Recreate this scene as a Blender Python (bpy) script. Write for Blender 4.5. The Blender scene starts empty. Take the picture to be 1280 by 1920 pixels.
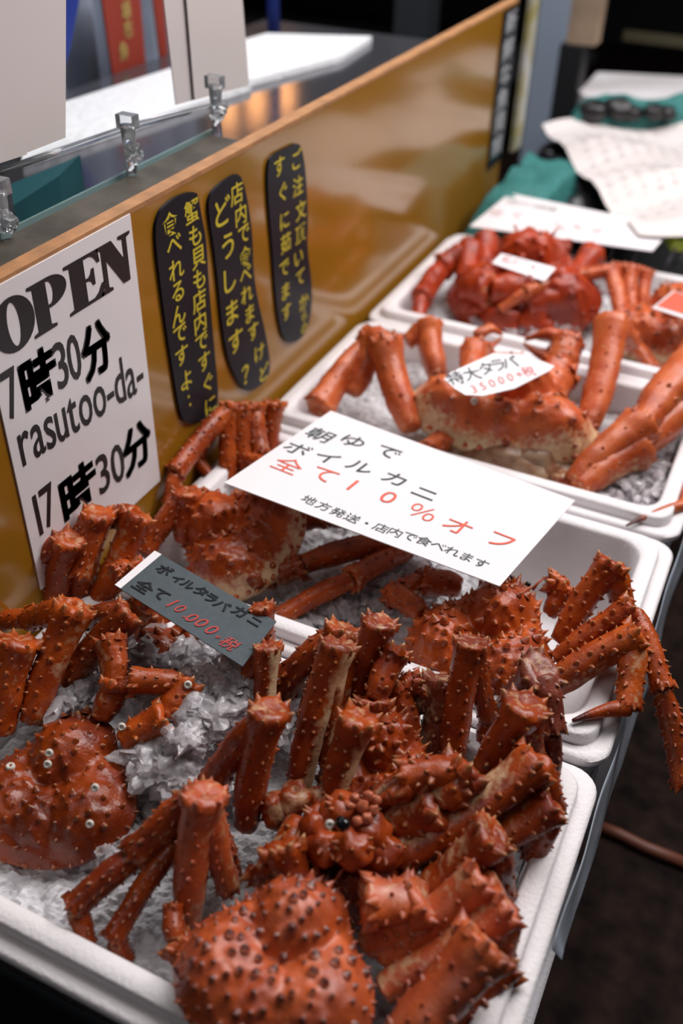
import bpy, math, random
from mathutils import Vector, Matrix, noise as mnoise
random.seed(7)
S = bpy.context.scene
COL = S.collection
V3 = Vector

# ------------------------------------------------------------------ camera
CAM = V3((0.0, 0.0, 1.30))
FPX = 1826.0
AX_R = V3((0.90257985, 0.42997462, 0.02171287))
AX_D = V3((0.27734427, -0.54213105, -0.79320494))
AX_F = V3((-0.32928677, 0.72195273, -0.60856756))
cd = bpy.data.cameras.new('camera')
cam = bpy.data.objects.new('camera', cd)
COL.objects.link(cam)
m = Matrix((AX_R, -AX_D, -AX_F)).transposed().to_4x4()
m.translation = CAM
cam.matrix_world = m
cd.sensor_width = 36.0
cd.lens = FPX / 1920 * 36.0
cd.clip_start = 0.02
cd.dof.use_dof = True
cd.dof.focus_distance = 0.97
cd.dof.aperture_fstop = 2.6
cd.dof.aperture_blades = 9
S.camera = cam

# ------------------------------------------------------------------ light and exposure
S.view_settings.view_transform = 'Standard'
S.view_settings.look = 'None'
S.view_settings.gamma = 1.0
S.view_settings.exposure = 0.0
W = bpy.data.worlds.new('market_air')
S.world = W
W.use_nodes = True
W.node_tree.nodes['Background'].inputs[0].default_value = (0.80, 0.85, 1.0, 1)
W.node_tree.nodes['Background'].inputs[1].default_value = 0.038


def area(name, loc, aim, sx, sy, power, col):
    l = bpy.data.lights.new(name, 'AREA')
    l.shape = 'RECTANGLE'
    l.size, l.size_y, l.energy, l.color = sx, sy, power, col
    o = bpy.data.objects.new(name, l)
    COL.objects.link(o)
    o.location = loc
    o.rotation_euler = (V3(aim) - V3(loc)).to_track_quat('-Z', 'Y').to_euler()
    return o


area('ceiling_tube_light', (0.05, 1.70, 2.55), (-0.15, 1.0, 0.5), 1.5, 1.2, 44, (1.0, 0.95, 0.94))
area('ceiling_tube_light', (1.1, 2.6, 2.7), (0.0, 1.6, 0.5), 1.2, 0.5, 42, (1.0, 0.95, 0.94))
area('ceiling_tube_light', (-1.3, 2.2, 2.6), (-1.2, 2.0, 0.8), 1.0, 0.3, 22, (0.92, 0.96, 1.0))
area('ceiling_tube_light', (-0.6, -0.3, 2.5), (-0.3, 0.6, 0.5), 1.0, 0.3, 4, (1.0, 0.93, 0.9))

RIM = 0.55
PANEL_X = -0.627


def ray(px, py):
    return AX_R * ((px - 640) / FPX) + AX_D * ((py - 960) / FPX) + AX_F


def at(px, py, h=0.0):
    r = ray(px, py)
    return CAM + r * ((RIM + h - CAM.z) / r.z)


def on_wall(px, py, x=PANEL_X):
    r = ray(px, py)
    return CAM + r * ((x - CAM.x) / r.x)


def on_y(px, py, y):
    r = ray(px, py)
    return CAM + r * ((y - CAM.y) / r.y)


def metres(px, p):
    return px * (p - CAM).dot(AX_F) / FPX


# ------------------------------------------------------------------ object helpers
def tag(o, label, cat, group=None, kind=None):
    o['label'] = label
    o['category'] = cat
    if group:
        o['group'] = group
    if kind:
        o['kind'] = kind
    return o


def empty(name, loc, label, cat, group=None):
    o = bpy.data.objects.new(name, None)
    COL.objects.link(o)
    o.location = loc
    o.empty_display_size = 0.02
    return tag(o, label, cat, group)


class MB:
    def __init__(self):
        self.v, self.f, self.t = [], [], []

    def vert(self, p, t=(0, 0, 0)):
        self.v.append(V3(p))
        self.t.append(t)
        return len(self.v) - 1

    def face(self, *ids):
        self.f.append(ids)

    def build(self, name, mat, parent=None, smooth=True, label=None, tone=False):
        me = bpy.data.meshes.new(name)
        off = parent.matrix_world.translation.copy() if parent else V3((0, 0, 0))
        par = parent
        off = V3((0, 0, 0))
        while par:
            off += par.location
            par = par.parent
        me.from_pydata([tuple(p - off) for p in self.v], [], self.f)
        if smooth:
            me.polygons.foreach_set('use_smooth', [True] * len(me.polygons))
        if tone:
            a = me.attributes.new('tone', 'FLOAT_COLOR', 'POINT')
            flat = []
            for t in self.t:
                flat += [t[0], t[1], t[2], 1.0]
            a.data.foreach_set('color', flat)
        me.materials.append(mat)
        me.update()
        o = bpy.data.objects.new(name, me)
        COL.objects.link(o)
        if parent:
            o.parent = parent
        if label:
            o['label'] = label
        return o

    def box(self, a, b):
        x0, y0, z0 = a
        x1, y1, z1 = b
        n = len(self.v)
        for p in ((x0, y0, z0), (x1, y0, z0), (x1, y1, z0), (x0, y1, z0), (x0, y0, z1), (x1, y0, z1), (x1, y1, z1), (x0, y1, z1)):
            self.vert(p)
        for q in ((0, 3, 2, 1), (4, 5, 6, 7), (0, 1, 5, 4), (1, 2, 6, 5), (2, 3, 7, 6), (3, 0, 4, 7)):
            self.face(*[n + i for i in q])

    def prism(self, pts, d):
        """closed outline pts, pushed along d"""
        n = len(self.v)
        k = len(pts)
        for p in pts:
            self.vert(p)
        for p in pts:
            self.vert(V3(p) + d)
        self.face(*range(n, n + k))
        self.face(*reversed(range(n + k, n + 2 * k)))
        for i in range(k):
            j = (i + 1) % k
            self.face(n + j, n + i, n + k + i, n + k + j)

    def tube(self, pts, rads, sides=10):
        n0 = len(self.v)
        pts = [V3(p) for p in pts]
        a = (pts[1] - pts[0]).normalized()
        ref = a.orthogonal().normalized()
        for i, p in enumerate(pts):
            a = (pts[min(i + 1, len(pts) - 1)] - pts[max(i - 1, 0)]).normalized()
            ref = (ref - a * ref.dot(a)).normalized()
            b = a.cross(ref)
            r = rads[i] if isinstance(rads, (list, tuple)) else rads
            for k in range(sides):
                t = 2 * math.pi * k / sides
                self.vert(p + (ref * math.cos(t) + b * math.sin(t)) * r)
        for i in range(len(pts) - 1):
            for k in range(sides):
                l = (k + 1) % sides
                self.face(n0 + i * sides + k, n0 + i * sides + l, n0 + (i + 1) * sides + l, n0 + (i + 1) * sides + k)
        self.face(*reversed(range(n0, n0 + sides)))
        e = n0 + (len(pts) - 1) * sides
        self.face(*range(e, e + sides))

    def lump(self, c, r, seed, amp=0.35, seg=(10, 7), squash=1.0):
        n0 = len(self.v)
        nu, nv = seg
        c = V3(c)
        off = V3((seed * 3.1, seed * 1.7, seed * 0.9))
        for i in range(nv + 1):
            ph = math.pi * i / nv
            for k in range(nu):
                th = 2 * math.pi * k / nu
                d = V3((math.sin(ph) * math.cos(th), math.sin(ph) * math.sin(th), math.cos(ph)))
                q = 1 + amp * mnoise.noise(d * 1.6 + off) * 1.6
                p = d * r * q
                p.z *= squash
                self.vert(c + p)
        for i in range(nv):
            for k in range(nu):
                l = (k + 1) % nu
                self.face(n0 + i * nu + k, n0 + (i + 1) * nu + k, n0 + (i + 1) * nu + l, n0 + i * nu + l)


# ------------------------------------------------------------------ materials
def mat(name, col, rough=0.5, metal=0.0, var=0.0, vscale=8.0, bump=0.0, bscale=60.0, trans=0.0, ior=1.45, spec=0.5, coat=0.0,
        emit=None, estr=0.0, col2=None, alpha=1.0, sss=0.0, detail=4.0):
    M = bpy.data.materials.new(name)
    M.use_nodes = True
    nt = M.node_tree
    b = nt.nodes['Principled BSDF']
    b.inputs['Base Color'].default_value = (*col, 1)
    b.inputs['Roughness'].default_value = rough
    b.inputs['Metallic'].default_value = metal
    b.inputs['Transmission Weight'].default_value = trans
    b.inputs['IOR'].default_value = ior
    b.inputs['Specular IOR Level'].default_value = spec
    b.inputs['Coat Weight'].default_value = coat
    b.inputs['Coat Roughness'].default_value = 0.08
    b.inputs['Alpha'].default_value = alpha
    if sss:
        b.inputs['Subsurface Weight'].default_value = sss
        b.inputs['Subsurface Radius'].default_value = (0.01, 0.01, 0.01)
        b.inputs['Subsurface Scale'].default_value = 0.5
    if emit:
        b.inputs['Emission Color'].default_value = (*emit, 1)
        b.inputs['Emission Strength'].default_value = estr
    tc = nt.nodes.new('ShaderNodeTexCoord')
    if var or col2:
        n = nt.nodes.new('ShaderNodeTexNoise')
        n.inputs['Scale'].default_value = vscale
        n.inputs['Detail'].default_value = detail
        nt.links.new(tc.outputs['Object'], n.inputs['Vector'])
        mx = nt.nodes.new('ShaderNodeMix')
        mx.data_type = 'RGBA'
        mx.inputs[6].default_value = (*col, 1)
        c2 = col2 or tuple(c * (1 - var) for c in col)
        mx.inputs[7].default_value = (*c2, 1)
        r = nt.nodes.new('ShaderNodeMapRange')
        r.inputs[1].default_value = 0.35
        r.inputs[2].default_value = 0.65
        nt.links.new(n.outputs[0], r.inputs[0])
        nt.links.new(r.outputs[0], mx.inputs[0])
        nt.links.new(mx.outputs[2], b.inputs['Base Color'])
    if bump:
        n2 = nt.nodes.new('ShaderNodeTexNoise')
        n2.inputs['Scale'].default_value = bscale
        n2.inputs['Detail'].default_value = 3
        nt.links.new(tc.outputs['Object'], n2.inputs['Vector'])
        bp = nt.nodes.new('ShaderNodeBump')
        bp.inputs['Strength'].default_value = bump
        bp.inputs['Distance'].default_value = 0.004
        nt.links.new(n2.outputs[0], bp.inputs['Height'])
        nt.links.new(bp.outputs[0], b.inputs['Normal'])
    return M


def shell(name, ca, cb, pale=(0.62, 0.42, 0.24), dark=(0.07, 0.012, 0.008), tip=(0.55, 0.30, 0.12), rough=0.3, coat=0.05, coat_rough=0.3):
    """boiled crab shell; the mesh's tone attribute says where it is pale, dark or a spine tip"""
    M = bpy.data.materials.new(name)
    M.use_nodes = True
    nt = M.node_tree
    L = nt.links
    b = nt.nodes['Principled BSDF']
    tc = nt.nodes.new('ShaderNodeTexCoord')
    at_ = nt.nodes.new('ShaderNodeAttribute')
    at_.attribute_name = 'tone'
    sp = nt.nodes.new('ShaderNodeSeparateColor')
    L.new(at_.outputs['Color'], sp.inputs[0])

    def nz(scale, detail=4):
        n = nt.nodes.new('ShaderNodeTexNoise')
        n.inputs['Scale'].default_value = scale
        n.inputs['Detail'].default_value = detail
        L.new(tc.outputs['Object'], n.inputs['Vector'])
        return n.outputs[0]

    def rng(s, a, c, lo=0.0, hi=1.0):
        r = nt.nodes.new('ShaderNodeMapRange')
        r.inputs[1].default_value = a
        r.inputs[2].default_value = c
        r.inputs[3].default_value = lo
        r.inputs[4].default_value = hi
        L.new(s, r.inputs[0])
        return r.outputs[0]

    def mix(fac, a, c):
        x = nt.nodes.new('ShaderNodeMix')
        x.data_type = 'RGBA'
        L.new(fac, x.inputs[0])
        for s, i in ((a, 6), (c, 7)):
            if isinstance(s, tuple):
                x.inputs[i].default_value = (*s, 1)
            else:
                L.new(s, x.inputs[i])
        return x.outputs[2]

    def mul(a, c):
        x = nt.nodes.new('ShaderNodeMath')
        x.operation = 'MULTIPLY'
        L.new(a, x.inputs[0])
        L.new(c, x.inputs[1])
        return x.outputs[0]

    def add(a, c):
        x = nt.nodes.new('ShaderNodeMath')
        x.operation = 'ADD'
        x.use_clamp = True
        L.new(a, x.inputs[0])
        L.new(c, x.inputs[1])
        return x.outputs[0]

    c = mix(rng(nz(34, 6), 0.36, 0.64), ca, cb)
    c = mix(rng(nz(13, 3), 0.48, 0.70, 0, 0.6), c, tuple(v * 0.4 for v in cb))
    c = mix(rng(nz(420, 2), 0.62, 0.74, 0, 0.55), c, dark)
    pf = rng(add(sp.outputs[0], rng(nz(130, 5), 0.3, 0.7, -0.40, 0.32)), 0.25, 0.95)
    c = mix(pf, c, pale)
    c = mix(sp.outputs[1], c, dark)
    c = mix(sp.outputs[2], c, tip)
    L.new(c, b.inputs['Base Color'])
    L.new(rng(nz(90), 0.3, 0.7, rough - 0.06, rough + 0.18), b.inputs['Roughness'])
    b.inputs['Specular IOR Level'].default_value = 0.45
    b.inputs['Coat Weight'].default_value = coat
    b.inputs['Coat Roughness'].default_value = coat_rough
    bp = nt.nodes.new('ShaderNodeBump')
    bp.inputs['Strength'].default_value = 0.35
    bp.inputs['Distance'].default_value = 0.0016
    L.new(add(nz(330, 3), mul(nz(120, 2), nz(120, 2))), bp.inputs['Height'])
    L.new(bp.outputs[0], b.inputs['Normal'])
    return M


SH_DEEP = shell('boiled_shell', (0.38, 0.058, 0.005), (0.19, 0.020, 0.003))
SH_DARK = shell('boiled_shell_dark', (0.30, 0.046, 0.005), (0.17, 0.020, 0.003), rough=0.26)
SH_FRONT = shell('boiled_shell_orange', (0.55, 0.095, 0.012), (0.38, 0.052, 0.008), tip=(0.12, 0.03, 0.02), rough=0.42, coat=0.9, coat_rough=0.48)
SH_RED = shell('boiled_shell_red', (0.50, 0.086, 0.008), (0.30, 0.037, 0.004))
SH_PALE = shell('boiled_shell_pale', (0.62, 0.145, 0.042), (0.48, 0.075, 0.018), pale=(0.70, 0.52, 0.30), tip=(0.04, 0.02, 0.015))
SH_HAIR = shell('boiled_shell_crimson', (0.47, 0.050, 0.008), (0.30, 0.024, 0.005), tip=(0.35, 0.05, 0.02))
SH_MUD = shell('boiled_shell_brown', (0.22, 0.045, 0.022), (0.13, 0.026, 0.016))
FOAM = mat('white_foam', (0.80, 0.765, 0.775), 0.55, bump=0.25, bscale=260, var=0.06, vscale=14)
FOAM_OLD = mat('foam_grey', (0.60, 0.59, 0.62), 0.5, bump=0.25, bscale=260, var=0.1, vscale=9)
FILM = mat('grey_plastic_film', (0.38, 0.43, 0.50), 0.25, bump=0.5, bscale=18, var=0.4, vscale=9)
FILM_DARK = mat('dark_plastic_film', (0.012, 0.016, 0.018), 0.3, bump=0.3, bscale=18)
ICE_BED = mat('crushed_ice_bed', (0.74, 0.735, 0.76), 0.22, bump=0.7, bscale=130, var=0.15, vscale=60, trans=0.15, ior=1.31)
ICE = mat('clear_ice', (1.0, 0.96, 0.985), 0.05, trans=0.74, ior=1.31, bump=0.35, bscale=150, coat=0.3)
OCHRE = mat('ochre_gloss_paint', (0.33, 0.150, 0.010), 0.16, var=0.16, vscale=2.5, spec=0.6, bump=0.03, bscale=9, coat=0.35)
PLY = mat('plywood_edge', (0.46, 0.22, 0.09), 0.6, var=0.3, vscale=40)
PAPER = mat('laminated_white_paper', (0.80, 0.765, 0.78), 0.22, bump=0.02, bscale=30)
PAPER_SHEER = mat('plain_paper', (0.66, 0.61, 0.60), 0.5)
GREYCARD = mat('slate_card', (0.070, 0.087, 0.096), 0.6, spec=0.25, bump=0.08, bscale=300, var=0.12, vscale=120)
BLACK = mat('black_ink', (0.012, 0.012, 0.014), 0.4)
NAVYINK = mat('dark_marker_ink', (0.03, 0.045, 0.055), 0.5)
CARDINK = mat('black_marker_ink', (0.010, 0.012, 0.015), 0.6, spec=0.2)
REDINK = mat('red_marker_ink', (0.75, 0.10, 0.055), 0.5)
REDINK_D = mat('dark_red_marker_ink', (0.36, 0.025, 0.02), 0.5)
YELLOW = mat('yellow_lettering', (0.62, 0.50, 0.035), 0.45)
STICKER = mat('black_vinyl', (0.009, 0.012, 0.018), 0.35, spec=0.2)
FLOOR = mat('wet_dark_floor', (0.026, 0.015, 0.012), 0.75, var=0.75, vscale=20, col2=(0.007, 0.005, 0.0045), bump=0.4, bscale=45, detail=10, spec=0.04)
STEEL = mat('stainless_steel', (0.20, 0.20, 0.225), 0.16, metal=0.8, bump=0.05, bscale=8)
WOOD = mat('weathered_wood', (0.085, 0.072, 0.056), 0.75, var=0.45, vscale=20, bump=0.3, bscale=60)
CLEAR = mat('clear_plastic', (0.93, 0.95, 0.97), 0.06, trans=0.9, ior=1.45)
GLASS = mat('green_glass_edge', (0.42, 0.60, 0.58), 0.08, trans=0.6, ior=1.5)
MATW = mat('white_embossed_mat', (0.80, 0.82, 0.84), 0.45, bump=1.0, bscale=55)
BLUE = mat('blue_paint', (0.010, 0.030, 0.22), 0.4)
CURT = mat('blue_grey_cloth', (0.32, 0.37, 0.47), 0.8, var=0.35, vscale=6)
BANNER = mat('red_cloth', (0.24, 0.024, 0.010), 0.7)
GOLD = mat('gold_print', (0.36, 0.24, 0.07), 0.6)
DARK = mat('near_black', (0.010, 0.010, 0.012), 0.6)
DARKRED = mat('dark_brown_boards', (0.060, 0.026, 0.022), 0.6, var=0.5, vscale=5)
TEAL = mat('teal_net', (0.045, 0.24, 0.225), 0.6, var=0.4, vscale=120, bump=0.8, bscale=260)
SHELLBLACK = mat('clam_shell', (0.022, 0.020, 0.022), 0.3, var=0.5, vscale=30)
POST = mat('grey_steel_post', (0.34, 0.40, 0.50), 0.4)
BROWN = mat('brown_post', (0.40, 0.28, 0.19), 0.7, var=0.3, vscale=9)
LIME = mat('lime_plastic', (0.55, 0.72, 0.05), 0.4)
TEALBOX = mat('teal_plastic', (0.006, 0.06, 0.07), 0.4)
EYE = mat('black_eye', (0.006, 0.006, 0.007), 0.12)
BARN = mat('pale_barnacle', (0.60, 0.56, 0.50), 0.55)
STEELPIN = mat('dull_wire', (0.10, 0.10, 0.11), 0.35, metal=0.7)
HOSE = mat('brown_hose', (0.14, 0.045, 0.025), 0.5)
MEMBRANE = mat('cream_membrane', (0.58, 0.40, 0.26), 0.3, var=0.4, vscale=60)

# ------------------------------------------------------------------ lettering
_g = {}


def glyph(ch, bold=0.0):
    k = (ch, bold)
    if k in _g:
        return _g[k]
    cu = bpy.data.curves.new('glyph', 'FONT')
    cu.body = ch
    cu.size = 1.0
    cu.resolution_u = 3
    cu.offset = bold
    o = bpy.data.objects.new('glyph', cu)
    COL.objects.link(o)
    dg = bpy.context.evaluated_depsgraph_get()
    dg.update()
    me = bpy.data.meshes.new_from_object(o.evaluated_get(dg))
    vs = [(v.co.x, v.co.y) for v in me.vertices]
    fs = [tuple(p.vertices) for p in me.polygons]
    bpy.data.objects.remove(o)
    bpy.data.curves.remove(cu)
    bpy.data.meshes.remove(me)
    xs = [a[0] for a in vs] or [0]
    ys = [a[1] for a in vs] or [0]
    r = (vs, fs, (min(xs), max(xs), min(ys), max(ys)))
    _g[k] = r
    return r


def outline_glyph(loops):
    cu = bpy.data.curves.new('outline', 'CURVE')
    cu.dimensions = '2D'
    cu.fill_mode = 'BOTH'
    for lp in loops:
        s = cu.splines.new('POLY')
        s.points.add(len(lp) - 1)
        for p, q in zip(s.points, lp):
            p.co = (q[0], q[1], 0, 1)
        s.use_cyclic_u = True
    o = bpy.data.objects.new('outline', cu)
    COL.objects.link(o)
    dg = bpy.context.evaluated_depsgraph_get()
    dg.update()
    me = bpy.data.meshes.new_from_object(o.evaluated_get(dg))
    vs = [(v.co.x, v.co.y) for v in me.vertices]
    fs = [tuple(p.vertices) for p in me.polygons]
    bpy.data.objects.remove(o)
    bpy.data.curves.remove(cu)
    bpy.data.meshes.remove(me)
    return vs, fs


class Sheet:
    """a flat face: origin, text-right axis, text-up axis, outward normal"""

    def __init__(self, o, x, y):
        self.o = V3(o)
        self.x = V3(x).normalized()
        self.n = self.x.cross(V3(y)).normalized()
        self.y = self.n.cross(self.x)
        self.bend = None

    def loc(self, px, py):
        r = ray(px, py)
        t = (self.o - CAM).dot(self.n) / r.dot(self.n)
        d = CAM + r * t - self.o
        return d.dot(self.x), d.dot(self.y)

    def put(self, u, v, lift=0.0008):
        b = self.bend(u, v) if self.bend else 0.0
        return self.o + self.x * u + self.y * v + self.n * (lift + b)


def put_char(mb, sh, ch, u, v, w, h, bold=0.0, shear=0.0, rot=0.0, lift=0.0008, keep=False):
    """glyph fitted so that its em box is w x h, centred on (u, v)"""
    vs, fs, bb = glyph(ch, bold)
    cx, cy = (bb[0] + bb[1]) / 2, (bb[2] + bb[3]) / 2
    n = len(mb.v)
    c, s = math.cos(rot), math.sin(rot)
    for x, y in vs:
        x, y = (x - cx), (y - cy)
        x += shear * y
        x, y = x * w, y * h
        mb.vert(sh.put(u + x * c - y * s, v + x * s + y * c, lift))
    for f in fs:
        mb.face(*[n + i for i in f])


def put_fit(mb, sh, ch, u0, u1, v0, v1, bold=0.0, lift=0.0008):
    vs, fs, bb = glyph(ch, bold)
    n = len(mb.v)
    for x, y in vs:
        mb.vert(sh.put(u0 + (u1 - u0) * (x - bb[0]) / max(bb[1] - bb[0], 1e-4), v0 + (v1 - v0) * (y - bb[2]) / max(bb[3] - bb[2], 1e-4), lift))
    for f in fs:
        mb.face(*[n + i for i in f])


# ------------------------------------------------------------------ the setting
def struct(name, mb, m, smooth=False):
    o = mb.build(name, m, None, smooth)
    o['kind'] = 'structure'
    return o


b = MB()
b.box((-4, -1.5, -0.05), (4, 7, 0))
struct('floor', b, FLOOR)
b = MB()
b.box((-4, 6.5, 0), (4, 6.6, 3))
struct('wall_back', b, DARK)
b = MB()
b.box((-3.6, -1.5, 0), (-3.5, 6.5, 3))
struct('wall_left', b, DARK)
b = MB()
b.box((3.4, -1.5, 0), (3.5, 6.5, 3))
struct('wall_right', b, DARKRED)

# ---- ochre counter panel
YA, YB = 0.20, 2.19
pt = empty('counter_panel', (PANEL_X - 0.01, 1.2, 0), 'glossy ochre painted panel with a raw plywood top edge running along the counter', 'panel')
b = MB()
b.box((PANEL_X - 0.018, YA, 0.0), (PANEL_X, YB, 0.919))
b.build('board', OCHRE, pt, False)
b = MB()
b.box((PANEL_X - 0.0185, YA, 0.9192), (PANEL_X + 0.0004, YB, 0.9245))
b.build('plywood_edge', PLY, pt, False, label='pale raw plywood top edge')


# ---- foam boxes
def rrect(x0, x1, y0, y1, r, k=6):
    pts = []
    for cx, cy, a0 in ((x1 - r, y0 + r, -90), (x1 - r, y1 - r, 0), (x0 + r, y1 - r, 90), (x0 + r, y0 + r, 180)):
        for i in range(k + 1):
            a = math.radians(a0 + 90 * i / k)
            pts.append((cx + r * math.cos(a), cy + r * math.sin(a)))
    return pts


def foam_box(x0, x1, y0, y1, top, depth, label, group, m=FOAM, step=0.013):
    o = empty('foam_box', ((x0 + x1) / 2, (y0 + y1) / 2, top - depth), label, 'box', group)
    # (inset, height, radius)
    prof = [(0.016, -depth, 0.03), (0.007, -0.030, 0.03), (0.006, -0.028, 0.03), (0.001, -0.025, 0.028), (0.0, -0.022, 0.028), (0.0, -step - 0.003, 0.028), (0.003, -step, 0.027),
            (0.0135, -step, 0.025), (0.0155, -step - 0.002, 0.025), (0.0165, -0.002, 0.025), (0.0185, 0.0, 0.025), (0.034, 0.0, 0.03), (0.037, -0.004, 0.03),
            (0.041, -0.055, 0.03), (0.050, -depth + 0.03, 0.03), (0.060, -depth + 0.02, 0.03)]
    b = MB()
    loops = []
    for ins, h, r in prof:
        n = len(b.v)
        pts = rrect(x0 + ins, x1 - ins, y0 + ins, y1 - ins, r)
        for p in pts:
            b.vert((p[0], p[1], top + h))
        loops.append((n, len(pts)))
    for (n, k), (n2, _) in zip(loops, loops[1:]):
        for i in range(k):
            j = (i + 1) % k
            b.face(n + i, n + j, n2 + j, n2 + i)
    n, k = loops[-1]
    b.face(*range(n, n + k))
    n, k = loops[0]
    b.face(*reversed(range(n, n + k)))
    bd = b.build('tray', m, o, True)
    md = bd.modifiers.new('EdgeSplit', 'EDGE_SPLIT')
    md.split_angle = math.radians(50)
    return o


XL, XR = PANEL_X + 0.010, -0.011
BX = [(0.254, 0.646), (0.654, 1.036), (1.044, 1.418), (1.426, 1.858)]
LB = ['white foam box nearest the camera heaped with red king crabs', 'second white foam box, half empty, under the large white price sign',
      'third white foam box holding the extra large pale crab', 'farthest white foam box holding the crimson crab']
for (y0, y1), l in zip(BX, LB):
    foam_box(XL, XR, y0, y1, RIM, 0.135, l, 'open foam boxes in a row along the panel')
# lower boxes under the row, wrapped in plastic film
LL = ['grey film-wrapped white foam box underneath the nearest crab box', 'grey film-wrapped white foam box underneath the half empty box']
for (y0, y1), l in zip(((0.262, 0.655), (0.664, 1.045)), LL):
    o = foam_box(XL + 0.01, XR + 0.006, y0, y1, RIM - 0.138, 0.16, l, 'lower foam boxes under the crab row', FOAM_OLD)
stand = empty('display_stand', ((XL + XR) / 2, 1.0, 0), 'low dark stand carrying the row of foam boxes', 'stand')
b = MB()
b.box((XL, 0.28, 0.02), (XR - 0.03, 1.85, RIM - 0.30))
b.build('base', DARK, stand, False)
b = MB()
b.box((XL, 1.06, RIM - 0.30), (XR - 0.02, 1.85, RIM - 0.136))
b.build('riser', DARK, stand, False)
# plastic film hanging down the aisle side and the front of the row
b = MB()
ny, nz = 60, 10
for j in range(nz + 1):
    for i in range(ny + 1):
        y = 0.465 + (1.35 - 0.465) * i / ny
        low = 0.115 + 0.02 * math.sin(y * 9) + 0.015 * mnoise.noise(V3((y * 14, 0, 0)))
        low *= min(1.0, 0.12 + (y - 0.465) / 0.13 + 0.12 * mnoise.noise(V3((y * 60, 3, 1))))
        z = RIM - 0.031 - low * j / nz
        x = XR + 0.004 + 0.010 * (j / nz) + 0.005 * mnoise.noise(V3((y * 9, z * 12, 2)))
        b.vert((x, y, z))
for j in range(nz):
    for i in range(ny):
        a = j * (ny + 1) + i
        b.face(a, a + 1, a + ny + 2, a + ny + 1)
o = b.build('plastic_film', FILM)
md = o.modifiers.new('thick', 'SOLIDIFY')
md.thickness = 0.0008
tag(o, 'grey plastic film hanging down the aisle side of the foam boxes', 'plastic film')
b = MB()
ny = 40
for j in range(nz + 1):
    for i in range(ny + 1):
        x = XL + 0.005 + (XR - XL - 0.03) * i / ny
        z = RIM - 0.029 - 0.21 * j / nz
        y = BX[0][0] - 0.002 - 0.012 * (j / nz) + 0.004 * mnoise.noise(V3((x * 9, z * 12, 7)))
        b.vert((x, y, z))
for j in range(nz):
    for i in range(ny):
        a = j * (ny + 1) + i
        b.face(a, a + 1, a + ny + 2, a + ny + 1)
o = b.build('plastic_film', FILM_DARK)
md = o.modifiers.new('thick', 'SOLIDIFY')
md.thickness = 0.0008
tag(o, 'black plastic film covering the front of the nearest foam box', 'plastic film')

# ---- ice
def ice_bed(box, x0, x1, label, level, seed, fine=90):
    y0, y1 = BX[box]
    b = MB()
    xa, xb, ya, yb = x0, x1, y0 + 0.0455, y1 - 0.0455
    nx = fine
    ny = int(fine * (yb - ya) / (xb - xa))
    for j in range(ny + 1):
        for i in range(nx + 1):
            x = xa + (xb - xa) * i / nx
            y = ya + (yb - ya) * j / ny
            p = V3((x, y, seed))
            z = level(x, y) + 0.010 * mnoise.noise(p * 22) + 0.007 * mnoise.noise(p * 90) + 0.004 * mnoise.noise(p * 210)
            b.vert((x, y, RIM + z))
    for j in range(ny):
        for i in range(nx):
            a = j * (nx + 1) + i
            b.face(a, a + 1, a + nx + 2, a + nx + 1)
    o = b.build('crushed_ice', ICE_BED, None, False)
    tag(o, label, 'ice', None, 'stuff')
    md = o.modifiers.new('thick', 'SOLIDIFY')
    md.thickness = 0.012
    return o


ice_bed(0, XL + 0.046, XR - 0.046, 'bed of crushed ice in the nearest foam box', lambda x, y: -0.048 + 0.012 * max(0, 1 - abs(y - 0.33) / 0.12) - 0.03 * max(0, (x + 0.2) / 0.2), 1.3, 150)
ice_bed(1, XL + 0.046, -0.20, 'bed of crushed ice in the half empty second box', lambda x, y: -0.055 - 0.055 * max(0, (x + 0.30) / 0.1), 4.3, 90)
ice_bed(2, XL + 0.046, XR - 0.046, 'bed of crushed ice under the extra large crab', lambda x, y: -0.05, 7.7, 90)
ice_bed(3, XL + 0.046, XR - 0.046, 'bed of crushed ice in the farthest foam box', lambda x, y: -0.05, 9.7, 70)


def ice_clump(pts, label, size=0.009, per=1.0, big=()):
    """pts: (px, py, h, spread px, count)"""
    b = MB()
    for (px, py, h, r) in big:
        p = at(px, py, h)
        b.lump(p, metres(r, p), px * 0.3, 0.45, (22, 16), 0.8)
    for (px, py, h, sx, sy, cnt) in pts:
        for k in range(int(cnt * per)):
            t = random.uniform(0, 2 * math.pi)
            q = math.sqrt(random.random())
            p = at(px + sx * q * math.cos(t), py + sy * q * math.sin(t), h + 0.012 * (1 - q * q) - random.random() * 0.012)
            n1 = len(b.v)
            b.lump((0, 0, 0), size * random.uniform(0.5, 1.3), random.random() * 40, 0.55, (9, 7), 1.0)
            M = Matrix.Rotation(random.uniform(0, 6.28), 3, 'Z') @ Matrix.Rotation(random.uniform(-0.7, 0.7), 3, 'X') @ Matrix.Diagonal((random.uniform(0.9, 1.8), random.uniform(0.6, 1.0), random.uniform(0.4, 0.8)))
            for q in range(n1, len(b.v)):
                b.v[q] = M @ b.v[q] + p
    o = b.build('crushed_ice', ICE, None, True)
    md = o.modifiers.new('EdgeSplit', 'EDGE_SPLIT')
    md.split_angle = math.radians(48)
    tag(o, label, 'ice', None, 'stuff')
    return o


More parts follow.
